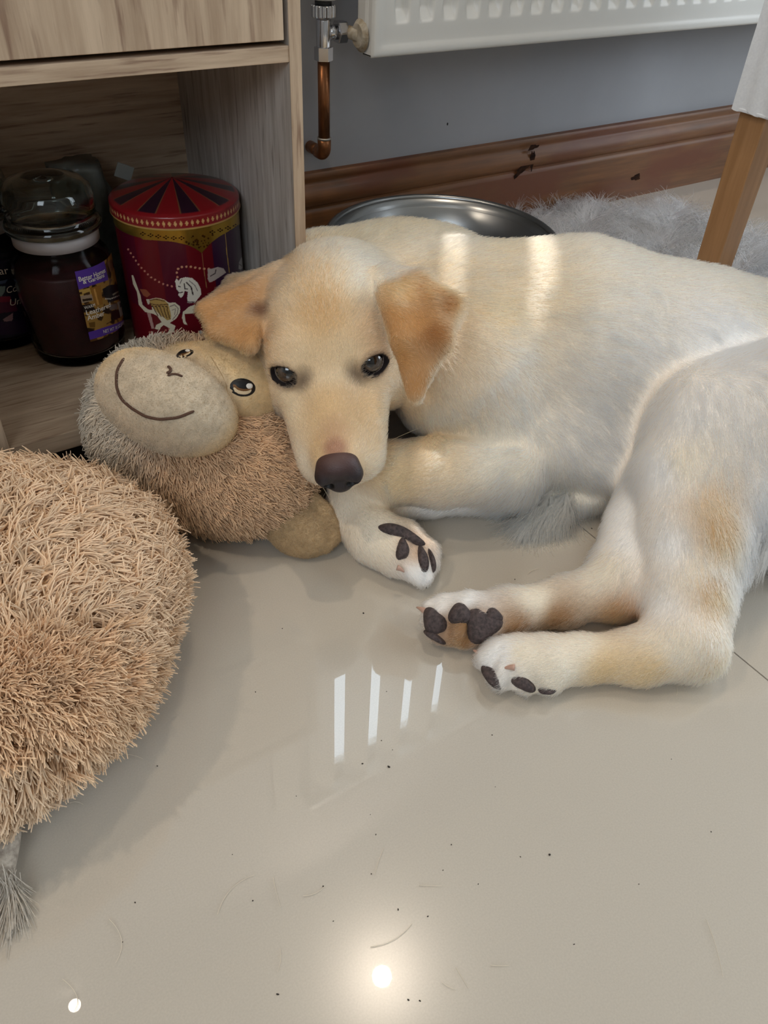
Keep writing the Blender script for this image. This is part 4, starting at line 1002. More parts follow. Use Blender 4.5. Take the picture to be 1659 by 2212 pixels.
ah = [(210, 900, -1, 0.6), (215, 840, -1, -0.4), (240, 770, -0.8, -0.7), (330, 738, -0.2, -1), (400, 735, 0.2, -1), (250, 960, -0.8, 0.7), (330, 1010, 0.2, 1), (430, 1000, 0.7, 0.8), (500, 950, 0.9, 0.35), (560, 920, 0.8, -0.5), (600, 930, 0.9, -0.4), (560, 1000, 1, 0.25), (640, 1000, 1, 0.2),
      (450, 1080, 0.9, 0.4), (560, 1090, 1, 0.35), (660, 1080, 0.9, 0.4), (430, 1170, 0.5, 0.8), (540, 1170, 0.5, 0.7)]
fmask = lambda Pm, Nm: vis(Pm, Nm)
pile('head_pile', Ph, Qh, Nh, 9500, ah, 0.0155, 0.42, (186, 142, 104), (234, 198, 160), fmask, ph_, rad=0.00074, kids=6, jit=0.28, spread=0.0008, pale=lambda q: np.clip((400-q[:, 0]-0.25*(q[:, 1]-850))/110, 0, 1))
M_NAP = attr_mat('suede_nap', rough=0.9, spec=0.05)
def nap(name, Pm, Nm, Qm, n, tint, par):
    qq = pix(Pm); off = (((qq[:, 0]-524)/34)**2+((qq[:, 1]-837)/25)**2 > 1)*(((qq[:, 0]-399)/26)**2+((qq[:, 1]-764)/12)**2 > 1); r, nn, mixf = scatter(Pm, Qm, Nm, n, vis(Pm, Nm)*off); c = np.clip(mixf(tint)*rng.uniform(0.92, 1.3, (n, 1)), 0, 0.95)
    s = strands(r-nn*0.0003, nn, rng.normal(0, 1, (n, 3)), rng.uniform(0.0012, 0.0026, n), rng.uniform(0.2, 0.9, n), 3); hair(name, s, np.full(n, 0.00011), c, M_NAP, par, 0.5)
nap('face_nap', Pf, Nf, Qf, 42000, face_tint, pf_); nap('ear_nap', Pe, Ne, Qe, 12000, ear_tint, pe)

# ------------------------------------------------------------------ dog: a yellow labrador pup lying on its side
HB = np.array([[-0.855, -0.478, -0.202], [0.497, -0.866, -0.055], [-0.149, -0.148, 0.978]])   # head axes: dog's right, forward, up
HB = np.linalg.qr(HB)[0]*np.sign(np.diag(np.linalg.qr(HB)[1]))
HO = np.array([0.261, 0.457, 0.142])+CR[:, 0]*0.0012          # point between the eyes
def hd(x, y, z): return HO+HB@np.array([x, y, z])
H_ = 0.0021
D = Solid((0.13, 0.08, -0.012), (0.88, 0.72, 0.235), H_)
# trunk
def mm_(px, py, z, r): return at(px, py, z=z), r
tr = [mm_(880, 665, 0.092, 0.068), mm_(1010, 742, 0.094, 0.085), mm_(1230, 765, 0.094, 0.096), mm_(1450, 795, 0.088, 0.085), mm_(1700, 800, 0.084, 0.076)]
for (a, ra), (b, rb) in zip(tr[:-1], tr[1:]): D.cone(a, b, ra, rb, 0.03)
D.cone(*[mm_(690, 610, 0.115, 0)[0], tr[0][0]], 0.048, 0.070, 0.03)          # neck
D.cone(at(760, 640, z=0.10), at(950, 640, z=0.10), 0.053, 0.062, 0.03)
limb(D, [(1005, 818, 0.104, 160), (1075, 915, 0.066, 108), (1105, 1010, 0.046, 66)], 0.03)   # upper arm
limb(D, [(1240, 960, 0.050, 110), (1340, 985, 0.045, 100)], 0.03)                            # belly
# near foreleg: elbow to wrist
limb(D, [(1100, 1012, 0.052, 72), (950, 1018, 0.057, 74), (835, 1022, 0.052, 66), (760, 1040, 0.038, 55)], 0.008)
D.ball(*rp(1128, 1042, 0.034, 45), k=0.008)
# lower foreleg and its paw, pads turned up
limb(D, [(1085, 1075, 0.016, 30), (930, 1078, 0.018, 36), (770, 1085, 0.020, 52), (760, 1105, 0.019, 56), (810, 1160, 0.018, 58), (862, 1190, 0.017, 60)], 0.008)
limb(D, [(862, 1185, 0.019, 48), (905, 1230, 0.016, 32), (916, 1250, 0.013, 18)], 0.006)
limb(D, [(870, 1170, 0.020, 48), (918, 1195, 0.018, 30), (930, 1218, 0.015, 20)], 0.006)
# thigh and near hind leg
limb(D, [(1740, 925, 0.112, 215), (1560, 950, 0.100, 150), (1482, 1035, 0.082, 100)], 0.025)
limb(D, [(1600, 940, 0.085, 150), (1560, 1080, 0.072, 120)], 0.03)
limb(D, [(1482, 1040, 0.082, 98), (1492, 1160, 0.062, 104), (1482, 1270, 0.042, 84), (1475, 1370, 0.026, 84)], 0.014)
limb(D, [(1600, 1000, 0.080, 110), (1545, 1190, 0.050, 58), (1528, 1310, 0.036, 34), (1522, 1415, 0.017, 40)], 0.012)  # tendon to the heel
limb(D, [(1470, 1390, 0.022, 80), (1380, 1418, 0.0160, 58), (1250, 1424, 0.0140, 49), (1180, 1430, 0.0145, 54), (1110, 1425, 0.0150, 52)], 0.010)
for s in ([(1130, 1415, 0.017, 42), (1075, 1420, 0.0145, 38), (1050, 1425, 0.012, 24)], [(1130, 1435, 0.016, 44), (1095, 1455, 0.013, 36), (1080, 1466, 0.010, 24)], [(1180, 1435, 0.016, 48), (1150, 1462, 0.012, 38), (1140, 1475, 0.0095, 24)], [(1200, 1445, 0.014, 42), (1190, 1470, 0.011, 28)]): limb(D, s, 0.005)
# far hind leg
limb(D, [(1420, 1050, 0.050, 80), (1378, 1150, 0.036, 66), (1348, 1230, 0.026, 64), (1330, 1278, 0.021, 64)], 0.014)
limb(D, [(1340, 1262, 0.022, 62), (1220, 1300, 0.0165, 50), (1100, 1322, 0.016, 48), (1010, 1335, 0.017, 52)], 0.010)
for s in ([(1010, 1315, 0.019, 40), (965, 1310, 0.018, 26), (930, 1312, 0.016, 18)], [(1005, 1340, 0.017, 42), (955, 1340, 0.0155, 32), (932, 1340, 0.0145, 22)], [(1010, 1355, 0.014, 40), (965, 1368, 0.011, 26), (945, 1372, 0.010, 18)], [(1040, 1340, 0.016, 50), (1010, 1365, 0.012, 36)]): limb(D, s, 0.005)
# clefts between the toes
for (a, b, r) in ((at(1108, 1486, z=0.012), at(1098, 1425, z=0.034), 0.0030), (at(1062, 1440, z=0.020), at(1075, 1405, z=0.030), 0.0022), (at(1164, 1500, z=0.008), at(1150, 1455, z=0.026), 0.0026),
                  (at(962, 1395, z=0.010), at(966, 1310, z=0.032), 0.0032), (at(1016, 1400, z=0.012), at(1020, 1310, z=0.033), 0.0030), (at(892, 1262, z=0.018), at(896, 1170, z=0.038), 0.0030), (at(925, 1262, z=0.014), at(922, 1180, z=0.036), 0.0020)):
    D.cone(a, b, r, r, 0.006, True)
# rump, tail
limb(D, [(1720, 1000, 0.060, 170), (1710, 1110, 0.040, 110)], 0.03)
limb(D, [(1330, 1060, 0.020, 40), (1230, 1078, 0.0150, 36), (1190, 1092, 0.0125, 34), (1150, 1125, 0.007, 18)], 0.004)
# ---- head
hs = lambda p, r, k=0.012, sub=False: D.ball(hd(*p), r, k, sub)
hc_ = lambda p, q, ra, rb, k=0.012, sub=False: D.cone(hd(*p), hd(*q), ra, rb, k, sub)
he = lambda p, rad, k=0.012, sub=False: D.ell(hd(*p), rad, HB, k, sub)
he((0, -0.044, -0.0065), (0.0565, 0.057, 0.049), 0.02)
hc_((0, -0.092, -0.006), (0, -0.045, 0.002), 0.045, 0.046, 0.02)
D.cone(hd(0, -0.075, -0.002), at(850, 632, z=0.108), 0.043, 0.049, 0.04)
for sx in (-1, 1):
    hs((sx*0.027, -0.011, 0.0125), 0.0205, 0.010)                    # brow
    he((sx*0.038, -0.030, -0.030), (0.0235, 0.036, 0.030), 0.014)    # cheek
    hc_((sx*0.0170, 0.018, -0.036), (sx*0.0155, 0.053, -0.043), 0.0185, 0.0175, 0.010)   # flews
    hc_((sx*0.031, 0.002, -0.018), (sx*0.0185, 0.040, -0.030), 0.0135, 0.0145, 0.012)
hc_((0, -0.004, -0.010), (0, 0.066, -0.031), 0.0270, 0.0195, 0.012)  # bridge
hc_((0, 0.0, -0.030), (0, 0.0545, -0.043), 0.030, 0.0190, 0.012)
hc_((0, -0.02, -0.058), (0, 0.052, -0.062), 0.018, 0.012, 0.008)    # jaw
hs((0, 0.068, -0.028), 0.0160, 0.008)
# eye openings
EYE = [np.array([0.0308, 0.0026, 0.0068]), np.array([-0.0308, 0.0026, 0.0068])]
ER = 0.0108
def eye_axis(sx): v = np.array([sx*0.42, 0.88, 0.10]); return v/np.linalg.norm(v)
for sx, e in zip((1, -1), EYE):
    f = eye_axis(sx); up = np.array([0, -0.1, 1.0]); up -= f*(up@f); up /= np.linalg.norm(up); rt = np.cross(f, up)
    Be = HB@np.stack([rt, f, up], 1)
    D.ell(hd(*(e+f*0.0015)), (0.0150, 0.0128, 0.0130), Be, 0.007)                 # lids
    D.ell(hd(*(e+f*0.0125)), (0.0108, 0.0125, 0.0078), Be, 0.0015, True)       # almond opening
# ears
X = lambda px, py, z: at(px, py, z=z)
A1, A2, A3, A4, A5 = X(606, 598, 0.180), X(566, 618, 0.176), X(440, 668, 0.165), X(462, 716, 0.160), X(540, 748, 0.158)
A6 = X(568, 640, 0.170)
D.tri(A1, A2, A6, 0.0070, 0.008); D.tri(A2, A3, A4, 0.0052, 0.005); D.tri(A2, A4, A5, 0.0052, 0.005); D.tri(A2, A5, A6, 0.0050, 0.005)
A7 = X(505, 612, 0.166); D.tri(A7, A2, A3, 0.0052, 0.005); D.cone(A1, A7, 0.010, 0.006, 0.008)
B1, B2, B3, B4, B5, B6 = X(818, 592, 0.194), X(838, 640, 0.196), X(870, 740, 0.180), X(898, 850, 0.150), X(955, 740, 0.184), X(980, 655, 0.194)
B7 = X(905, 608, 0.200)
D.tri(B1, B2, B7, 0.0070, 0.006); D.tri(B2, B3, B7, 0.0060, 0.005); D.tri(B3, B5, B7, 0.0055, 0.005); D.tri(B5, B6, B7, 0.0052, 0.005); D.tri(B3, B4, B5, 0.0055, 0.005); D.cone(B2, B3, 0.0078, 0.007, 0.006); D.cone(B3, B4, 0.0068, 0.0055, 0.005)
D.floor(0.0012, 0.004)
Pd, Qd = D.nets(); Pd = relax(Pd, Qd, 2, 0.5)
Nd = vnormals(Pd, Qd); qd = pix(Pd)

# coat colours: cream body, golden ears and crown, darker hocks
SAND = (233, 211, 178); HC, HG = (232, 210, 176), (221, 187, 142)
CREAM, GOLD, TAN, PALE, BROWN, DARK = (242, 229, 207), (223, 192, 147), (182, 134, 86), (251, 248, 244), (158, 118, 80), (58, 46, 42)
marks = [
 # picture x, y, height, colour
 ((450, 690), 0.165, TAN), ((520, 640), 0.175, TAN), ((530, 730), 0.16, TAN), ((560, 690), 0.15, (150, 104, 78)), ((590, 590), 0.17, GOLD),
 ((900, 700), 0.19, TAN), ((960, 650), 0.198, (150, 104, 64)), ((900, 830), 0.16, TAN), ((880, 780), 0.175, TAN), ((865, 690), 0.192, TAN), ((930, 620), 0.204, TAN), ((940, 720), 0.19, (150, 104, 64)), ((870, 620), 0.203, (204, 162, 112)), ((820, 600), 0.20, CREAM),  # tan ear; the darkest browns paint the shading of its fold corner
 ((700, 560), 0.17, HG), ((640, 570), 0.17, HG), ((700, 690), 0.18, HG), ((760, 640), 0.18, HC), ((630, 680), 0.165, HC), ((600, 760), 0.14, HC), ((830, 720), 0.16, HC),
 ((710, 880), 0.135, HG), ((690, 960), 0.12, HG), ((640, 900), 0.11, HC), ((660, 1010), 0.09, (238, 222, 196)), ((800, 1030), 0.08, HC), ((780, 900), 0.12, HG), ((840, 900), 0.10, HG), ((720, 780), 0.155, HC),
 ((760, 520), 0.16, GOLD), ((880, 500), 0.16, GOLD), ((980, 480), 0.15, GOLD), ((960, 560), 0.17, SAND), ((1070, 560), 0.17, GOLD), ((1100, 490), 0.15, GOLD), ((1010, 700), 0.18, SAND), ((1090, 640), 0.18, GOLD), ((1180, 620), 0.18, SAND), ((1300, 600), 0.16, SAND), ((1250, 690), 0.18, CREAM), ((1420, 620), 0.15, SAND), ((920, 780), 0.15, SAND), ((960, 860), 0.15, SAND),
 ((1500, 600), 0.14, SAND), ((1300, 750), 0.18, PALE), ((1000, 900), 0.14, SAND), ((1100, 880), 0.14, CREAM), ((1250, 900), 0.14, PALE), ((1300, 1020), 0.09, PALE), ((1600, 680), 0.15, SAND), ((1600, 760), 0.15, PALE),
 ((950, 1000), 0.065, GOLD), ((1080, 1000), 0.07, CREAM), ((860, 1030), 0.06, GOLD), ((1140, 1040), 0.05, CREAM), ((950, 1085), 0.02, PALE),
 ((760, 1120), 0.035, CREAM), ((830, 1180), 0.03, CREAM), ((910, 1250), 0.02, PALE),
 ((1450, 900), 0.14, PALE), ((1600, 900), 0.17, PALE), ((1420, 1020), 0.10, PALE), ((1480, 1000), 0.11, CREAM), ((1560, 1080), 0.11, (206, 176, 138)), ((1560, 1150), 0.09, (196, 160, 118)), ((1430, 1180), 0.08, PALE), ((1540, 1280), 0.06, (200, 164, 120)), ((1500, 1250), 0.06, CREAM), ((1440, 1320), 0.04, PALE), ((1450, 1400), 0.03, CREAM), ((1540, 1420), 0.02, GOLD), ((1400, 1450), 0.02, GOLD), ((1300, 1440), 0.02, GOLD), ((1250, 1400), 0.025, CREAM), ((1130, 1410), 0.03, CREAM), ((1080, 1410), 0.025, PALE), ((1050, 1420), 0.02, PALE), ((1200, 1450), 0.02, CREAM), ((1650, 1080), 0.09, PALE), ((1650, 1180), 0.06, PALE),
 ((1350, 1120), 0.05, PALE), ((1360, 1180), 0.045, PALE), ((1300, 1240), 0.035, CREAM), ((1340, 1320), 0.02, TAN), ((1200, 1330), 0.018, BROWN), ((1110, 1350), 0.018, BROWN), ((1150, 1290), 0.03, CREAM), ((1000, 1290), 0.03, PALE), ((940, 1300), 0.025, PALE), ((966, 1350), 0.026, BROWN), ((1012, 1350), 0.026, BROWN), ((1000, 1385), 0.012, BROWN), ((895, 1180), 0.034, (212, 182, 156)), ((1200, 1080), 0.02, CREAM)]
MK = np.array([at(m[0][0], m[0][1], z=m[1]) for m in marks]); MC = np.array([s2l(m[2]) for m in marks])
CB = idw(Pd, MK, MC, 3.2)
def dab(c, r0, r1, col, C, a=1.0):
    d = np.linalg.norm(Pd-c, axis=1); w = (np.clip((r1-d)/(r1-r0), 0, 1)*a)[:, None]; return C*(1-w)+s2l(col)*w
BARE = np.zeros(len(Pd))
def bare(c, r): BARE[:] = np.maximum(BARE, (np.linalg.norm(Pd-c, axis=1) < r))
loc = (Pd-HO)@HB
for sx, e in zip((1, -1), EYE):
    f = eye_axis(sx); c = hd(*(e+f*0.009)); 
    CB = dab(hd(*(e+np.array([-sx*0.011, 0.008, -0.003]))), 0.004, 0.0145, (74, 56, 48), CB, 0.92)
    CB = dab(c, 0.0095, 0.0140, (96, 74, 62), CB, 0.6)
    up = np.array([0, -0.1, 1.0]); up -= f*(up@f); up /= np.linalg.norm(up); rt = np.cross(f, up)
    l = loc-(e+f*0.009); ee = np.sqrt(((l@rt)/0.0120)**2+((l@up)/0.0092)**2+((l@f)/0.012)**2)
    CB[ee < 1] = s2l((34, 28, 28)); BARE[ee < 1.02] = 1
CB = dab(hd(0, 0.074, -0.012), 0.005, 0.0125, (160, 112, 94), CB, 0.8); CB = dab(surf_hit(Pd, Nd, 552, 706)[0], 0.005, 0.017, (84, 52, 40), CB, 0.92); CB = dab(surf_hit(Pd, Nd, 562, 668)[0], 0.003, 0.013, (96, 62, 48), CB, 0.85); CB = dab(hd(0, 0.062, -0.004), 0.006, 0.019, (172, 130, 102), CB, 0.5)
CB = dab(hd(0, 0.0, 0.012), 0.004, 0.022, (206, 164, 112), CB, 0.6); CB = dab(hd(0.0, -0.022, 0.043), 0.004, 0.026, (196, 150, 98), CB, 0.75); CB = dab(hd(0.0, -0.05, 0.045), 0.01, 0.03, (210, 168, 116), CB, 0.5)
BARE[np.linalg.norm((loc-np.array([0, 0.080, -0.031]))/np.array([0.0195, 0.014, 0.0175]), axis=1) < 1] = 1
M_COAT = attr_mat('dog_coat', rough=0.75, spec=0.15)
dog = fast_mesh('dog', Pd, Qd, M_COAT); set_tint(dog.data, CB)
tag(dog, 'yellow labrador puppy lying curled on its side with its head on the plush toy', 'dog')

# ---- nose
M_NOSE = pmat('nose_leather', rgb(50, 38, 40), 0.36, spec=0.5, bump=(900, 0.35, 0.0004))
NS = Solid((-0.03, 0.05, -0.06), (0.03, 0.11, 0.01), 0.0007)
NS.ell((0, 0.077, -0.0235), (0.0158, 0.0120, 0.0108), None, 0.004)
for sx in (-1, 1): NS.ell((sx*0.0102, 0.0805, -0.0300), (0.0076, 0.0085, 0.0088), None, 0.003)
NS.ell((0, 0.0795, -0.0375), (0.0100, 0.0085, 0.0085), None, 0.004)
for sx in (-1, 1):
    NS.ell((sx*0.0086, 0.0885, -0.0345), (0.0042, 0.0062, 0.0036), None, 0.0012, True)
    NS.cone((sx*0.0105, 0.0885, -0.0350), (sx*0.0178, 0.0830, -0.0330), 0.0022, 0.0014, 0.001, True)
NS.cone((0, 0.0900, -0.032), (0, 0.0870, -0.046), 0.0007, 0.0009, 0.001, True)
Pn, Qn = NS.nets(); Pn = relax(Pn, Qn, 2); Ln = Pn.copy(); Pn = HO+(Pn+np.array([0, 0.0022, 0]))@HB.T
no = fast_mesh('nose', Pn, Qn, attr_mat('nose_leather_tint', rough=0.46, spec=0.5, bump=(1300, 0.6, 0.0005)), dog)
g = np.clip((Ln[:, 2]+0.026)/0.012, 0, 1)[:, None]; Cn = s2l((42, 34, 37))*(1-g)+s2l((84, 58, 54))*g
pit = np.min([np.linalg.norm((Ln-np.array([sx*0.0086, 0.0860, -0.0345]))/np.array([0.0046, 0.0070, 0.0040]), axis=1) for sx in (-1, 1)], 0) < 1
Cn[pit] = s2l((14, 10, 11)); set_tint(no.data, Cn)
# ---- eyes
M_EYE = attr_mat('wet_eye', rough=0.06, spec=0.6, coat=1.0)
for sx, e in zip((1, -1), EYE):
    bm = bmesh.new(); bmesh.ops.create_uvsphere(bm, u_segments=64, v_segments=48, radius=ER)
    me = bpy.data.meshes.new('eye'); bm.to_mesh(me); bm.free()
    v = np.array([x.co[:] for x in me.vertices]); ctr = hd(*e)
    gaze = unit(CPOS+np.array([0.0, 0.0, -0.05])-ctr); t = np.arccos(np.clip((v/ER)@gaze, -1, 1))
    C = np.tile(s2l((150, 138, 130)), (len(v), 1)); C[t < 1.15] = s2l((20, 15, 13)); C[t < 0.92] = s2l((64, 54, 48)); C[t < 0.46] = s2l((8, 7, 8))
    for vert, p in zip(me.vertices, v): vert.co = Vector(p+ctr)
    o = link('eye', me, M_EYE, dog, True); set_tint(me, C)

# ---- pads and claws
M_PAD = mottled('paw_pad_skin', rgb(56, 47, 47), rgb(92, 78, 76), 420, rough=0.65, bump=0.9, spec=0.4)
M_CLAW = pmat('claw_horn', rgb(196, 158, 140), 0.35); M_CLAWD = pmat('dark_claw', rgb(70, 58, 54), 0.35)
def pad(name, px, py, a, b, ang, proud=0.0034, big=False, mat=None):
    h, nn = surf_hit(Pd, Nd, px, py); d = depth(h)
    w = -unit(h-CPOS); w = unit(nn*0.65+w*0.35)
    u = CR@np.array([math.cos(ang), math.sin(ang), 0.0]); u = unit(u-w*(u@w)); v = np.cross(w, u)
    A_, B_ = a*d/FOC, b*d/FOC; V = []; F = []; n = 28; R_n = 9
    for i in range(R_n+1):
        f = i/R_n; hgt = proud*(1-f**3.0)-0.0032*f**6
        for j in range(n):
            th = 2*math.pi*j/n; rr = f
            rr = f*(1+0.16*math.cos(3*th+0.5)) if big else f*(1+0.10*math.cos(3*th+0.9)+0.05*math.cos(2*th))
            V.append(h+u*(A_*rr*math.cos(th))+v*(B_*rr*math.sin(th))+w*hgt)
    for i in range(R_n):
        for j in range(n): k = (j+1) % n; F.append((i*n+j, i*n+k, (i+1)*n+k, (i+1)*n+j))
    return mesh(name, V, F, mat or M_PAD, dog, True)
def claw(p0, p1, z0, z1, r, mat=None):
    a, b = at(*p0, z=z0), at(*p1, z=z1); m_ = (a+b)/2+np.array([0, 0, r*0.6])
    t = np.linspace(0, 1, 8); pts = [a*(1-s)**2+m_*2*s*(1-s)+b*s*s for s in t]
    tube('claw', pts, [r*(1-0.8*s**1.5) for s in t], mat or M_CLAW, dog, 10)
# fore paw
pad('paw_pad', 866, 1150, 52, 17, 0.42, 0.003, False); pad('toe_pad', 869, 1188, 15, 27, 0.12); pad('toe_pad', 914, 1208, 13, 35, -0.12); pad('toe_pad', 934, 1212, 7, 30, -0.2)
claw((858, 1226), (873, 1236), 0.026, 0.022, 0.0022); claw((918, 1252), (921, 1271), 0.014, 0.006, 0.0020, M_CLAWD)
# far hind paw
pad('toe_pad', 936, 1345, 24, 34, -0.35); pad('toe_pad', 992, 1327, 25, 25, 0.2); pad('paw_pad', 1042, 1352, 40, 36, -0.35, 0.003, True); pad('toe_pad', 938, 1376, 26, 10, 0.55); pad('toe_pad', 1066, 1330, 22, 18, 0.2)
claw((920, 1322), (900, 1312), 0.019, 0.017, 0.0024); claw((972, 1302), (952, 1306), 0.026, 0.024, 0.0022)
# near hind paw
pad('toe_pad', 1060, 1462, 16, 34, -0.75); pad('toe_pad', 1130, 1478, 28, 17, 0.5); pad('toe_pad', 1180, 1492, 20, 8, -0.1)
claw((1040, 1418), (1022, 1404), 0.014, 0.014, 0.0022); claw((1112, 1442), (1086, 1444), 0.026, 0.022, 0.0022)


# ---- coat
flow = [(725, 975, 0, -1), (715, 850, 0, -1), (660, 950, -0.5, -1), (800, 950, 0.5, -1), (715, 760, 0, -1), (700, 640, 0, -1), (640, 640, -0.5, -1), (780, 640, 0.6, -1), (600, 760, -0.7, -0.6), (840, 760, 0.8, -0.5), (600, 880, -0.7, -0.4), (850, 880, 0.8, 0.0), (820, 980, 0.6, -0.2), (760, 1040, 0.3, 0.5), (700, 1050, -0.2, 0.5),
        (590, 600, -1, 0.1), (500, 660, -1, 0.5), (540, 730, -0.3, 1), (830, 610, 0.8, 0.7), (880, 700, 0.3, 1), (960, 680, 0.6, 0.5), (905, 830, 0.1, 1), (700, 550, 0.3, -1), (760, 530, 0.8, -0.6), (860, 510, 1, -0.15), (980, 500, 1, -0.1), (950, 600, 1, 0.2), (1100, 560, 1, 0.15), (1000, 720, 0.9, 0.6), (1120, 720, 1, 0.3), (1300, 620, 1, 0.1), (1500, 620, 1, 0.15),
        (1300, 760, 1, 0.2), (1000, 860, 0.6, 1), (930, 920, 0.2, 1), (1120, 900, 0.7, 1), (1200, 900, 1, 0.7), (1250, 850, 1, 0.45), (1300, 980, 0.9, 0.8), (1250, 1030, 0.6, 0.9), (1380, 900, 0.8, 0.8), (1600, 760, 0.7, 0.7), (1450, 920, 0.1, 1), (1600, 900, 0.1, 1), (1500, 1050, 0.0, 1), (1580, 1100, 0.1, 1), (1420, 1100, 0.15, 1), (1480, 1220, 0.1, 1), (1540, 1300, 0.0, 1), (1460, 1340, -0.2, 1), (1540, 1420, -0.4, 0.9), (1400, 1420, -1, 0.25), (1250, 1430, -1, 0.1), (1120, 1420, -1, 0.2), (1070, 1420, -1, 0.3),
        (1650, 1180, 0.0, 1), (1360, 1120, -0.1, 1), (1340, 1200, -0.4, 1), (1250, 1270, -1, 0.5), (1150, 1300, -1, 0.2), (1250, 1330, -1, 0.2), (1000, 1300, -1, 0.1), (940, 1320, -1, 0.2), (1120, 1000, -1, 0.35), (1000, 1000, -1, 0.25), (880, 1010, -1, 0.2), (1140, 1060, -0.6, 0.6), (1000, 1080, -1, 0.1), (740, 1120, 0.5, 1), (800, 1170, 0.8, 0.8), (880, 1220, 0.8, 0.6), (1220, 1070, -0.3, 1), (1170, 1120, -0.7, 0.8)]
FK = np.array([[f[0], f[1], 0] for f in flow], float); FD = np.array([unit(np.array([f[2], f[3]], float)) for f in flow])
# hair length per place (metres)
lens = [((715, 900), 0.0035), ((700, 620), 0.007), ((640, 780), 0.0045), ((800, 760), 0.0045), ((720, 1000), 0.003), ((500, 680), 0.005), ((900, 720), 0.0055), ((900, 840), 0.0035), ((800, 520), 0.012), ((1000, 600), 0.013), ((1300, 700), 0.014), ((1300, 1000), 0.014), ((1600, 700), 0.014), ((1500, 950), 0.012), ((1560, 1130), 0.010), ((1480, 1300), 0.008), ((1300, 1430), 0.006), ((1100, 1430), 0.006), ((1200, 1300), 0.006), ((980, 1320), 0.005), ((1350, 1130), 0.007), ((1000, 1020), 0.008), ((850, 1030), 0.007), ((800, 1160), 0.005), ((900, 1230), 0.005), ((1650, 1180), 0.022), ((1200, 1090), 0.020), ((1160, 1130), 0.024), ((940, 880), 0.012)]
LK = np.array([[l[0][0], l[0][1], 0] for l in lens], float); LV = np.array([[l[1]] for l in lens])
W = (1-BARE)*(Pd[:, 2] > 0.003)*np.where((Nd*unit(CPOS-Pd)).sum(1) > -0.3, 1.0, 0.12)
inview = (qd[:, 0] < 1760)*1.0*0.85+0.15
hw = 1+1.2*np.exp(-((loc/np.array([0.075, 0.10, 0.08]))**2).sum(1)*1.5)
NH = 400000
R0, N0, mix = scatter(Pd, Qd, Nd, NH, W*inview*hw)
C0 = mix(CB); q0 = pix(R0); q2 = np.concatenate([q0[:, :2], np.zeros((NH, 1))], 1)
d2 = unit(idw(q2, FK, FD, 3.0)); d2 += rng.normal(0, 0.16, d2.shape)
wav = (vnoise(q0[:, 0]/14, q0[:, 1]/14)-0.5)[:, None]; d2 = d2+np.stack([-d2[:, 1], d2[:, 0]], 1)*wav*0.55
D3 = np.stack([d2[:, 0], d2[:, 1], np.zeros(NH)], 1)@CR.T
L0 = idw(q2, LK, LV, 3.0)[:, 0]*rng.uniform(0.6, 1.15, NH)
S_ = strands(R0-N0*0.0006, N0, D3, L0, rng.uniform(0.10, 0.42, NH), 4, droop=0.12, curl=0.25)
S_[..., 2] = np.maximum(S_[..., 2], 0.0006)

clump = (0.80+0.22*vnoise(q0[:, 0]/5, q0[:, 1]/5)+0.24*vnoise(q0[:, 0]/11, q0[:, 1]/11)+0.05*vnoise(q0[:, 0]/40, q0[:, 1]/40))[:, None]
t = 1.14*clump*rng.uniform(0.66, 1.14, (NH, 1))
M_FUR = hair_mat('dog_hair')
hair('coat', S_, np.full(NH, 0.00016), np.clip(C0*t, 0, 0.95), M_FUR, dog, 0.35, np.clip(C0*t*1.10, 0, 0.95))
# feathering on the tail tip and under the thigh
def feather(name, spots, n, L, arrow, spread, col, rad=0.00014, lift=0.1, droop=0.3):
    c = [surf_hit(Pd, Nd, *s) for s in spots]; P_ = np.array([a for a, b in c]); N_ = np.array([b for a, b in c]); i = rng.integers(0, len(spots), n)
    r = P_[i]+rng.normal(0, spread, (n, 3)); A = np.array([unit(np.array(a, float)) for a in arrow])[i]+rng.normal(0, 0.16, (n, 2))
    gq = np.arange(n)//12; A = A+rng.normal(0, 0.25, (n//12+1, 2))[gq]; r = P_[i[gq*12]]+rng.normal(0, spread, (n//12+1, 3))[gq]+rng.normal(0, 0.0006, (n, 3)); N_ = N_; i = i[gq*12]
    d = np.concatenate([A, np.zeros((n, 1))], 1)@CR.T
    s = strands(r, N_[i], d, L*rng.uniform(0.6, 1.15, n), np.full(n, lift)*rng.uniform(0.2, 1.6, n), 7, droop=droop, curl=0.5); s[..., 2] = np.maximum(s[..., 2], 0.0007)
    hair(name, s, np.full(n, rad), np.tile(s2l(col), (n, 1))*np.repeat(rng.uniform(0.6, 1.1, (n//12+1, 1)), 12, 0)[:n], M_FUR, dog, 0.3)
feather('tail_feather', [(1222, 1075), (1200, 1085), (1215, 1095), (1185, 1095), (1170, 1105), (1160, 1112)], 3600, 0.038, [(-0.2, 1), (-0.5, 0.9), (-0.4, 0.9), (-0.6, 0.8), (-0.7, 0.7), (-0.6, 0.7)], 0.0035, (244, 224, 198), rad=0.0003, droop=0.6)
feather('thigh_feather', [(1630, 1170), (1645, 1185), (1655, 1200), (1650, 1150), (1670, 1200), (1690, 1200)], 4200, 0.030, [(-0.1, 1)]*6, 0.005, (246, 240, 230))
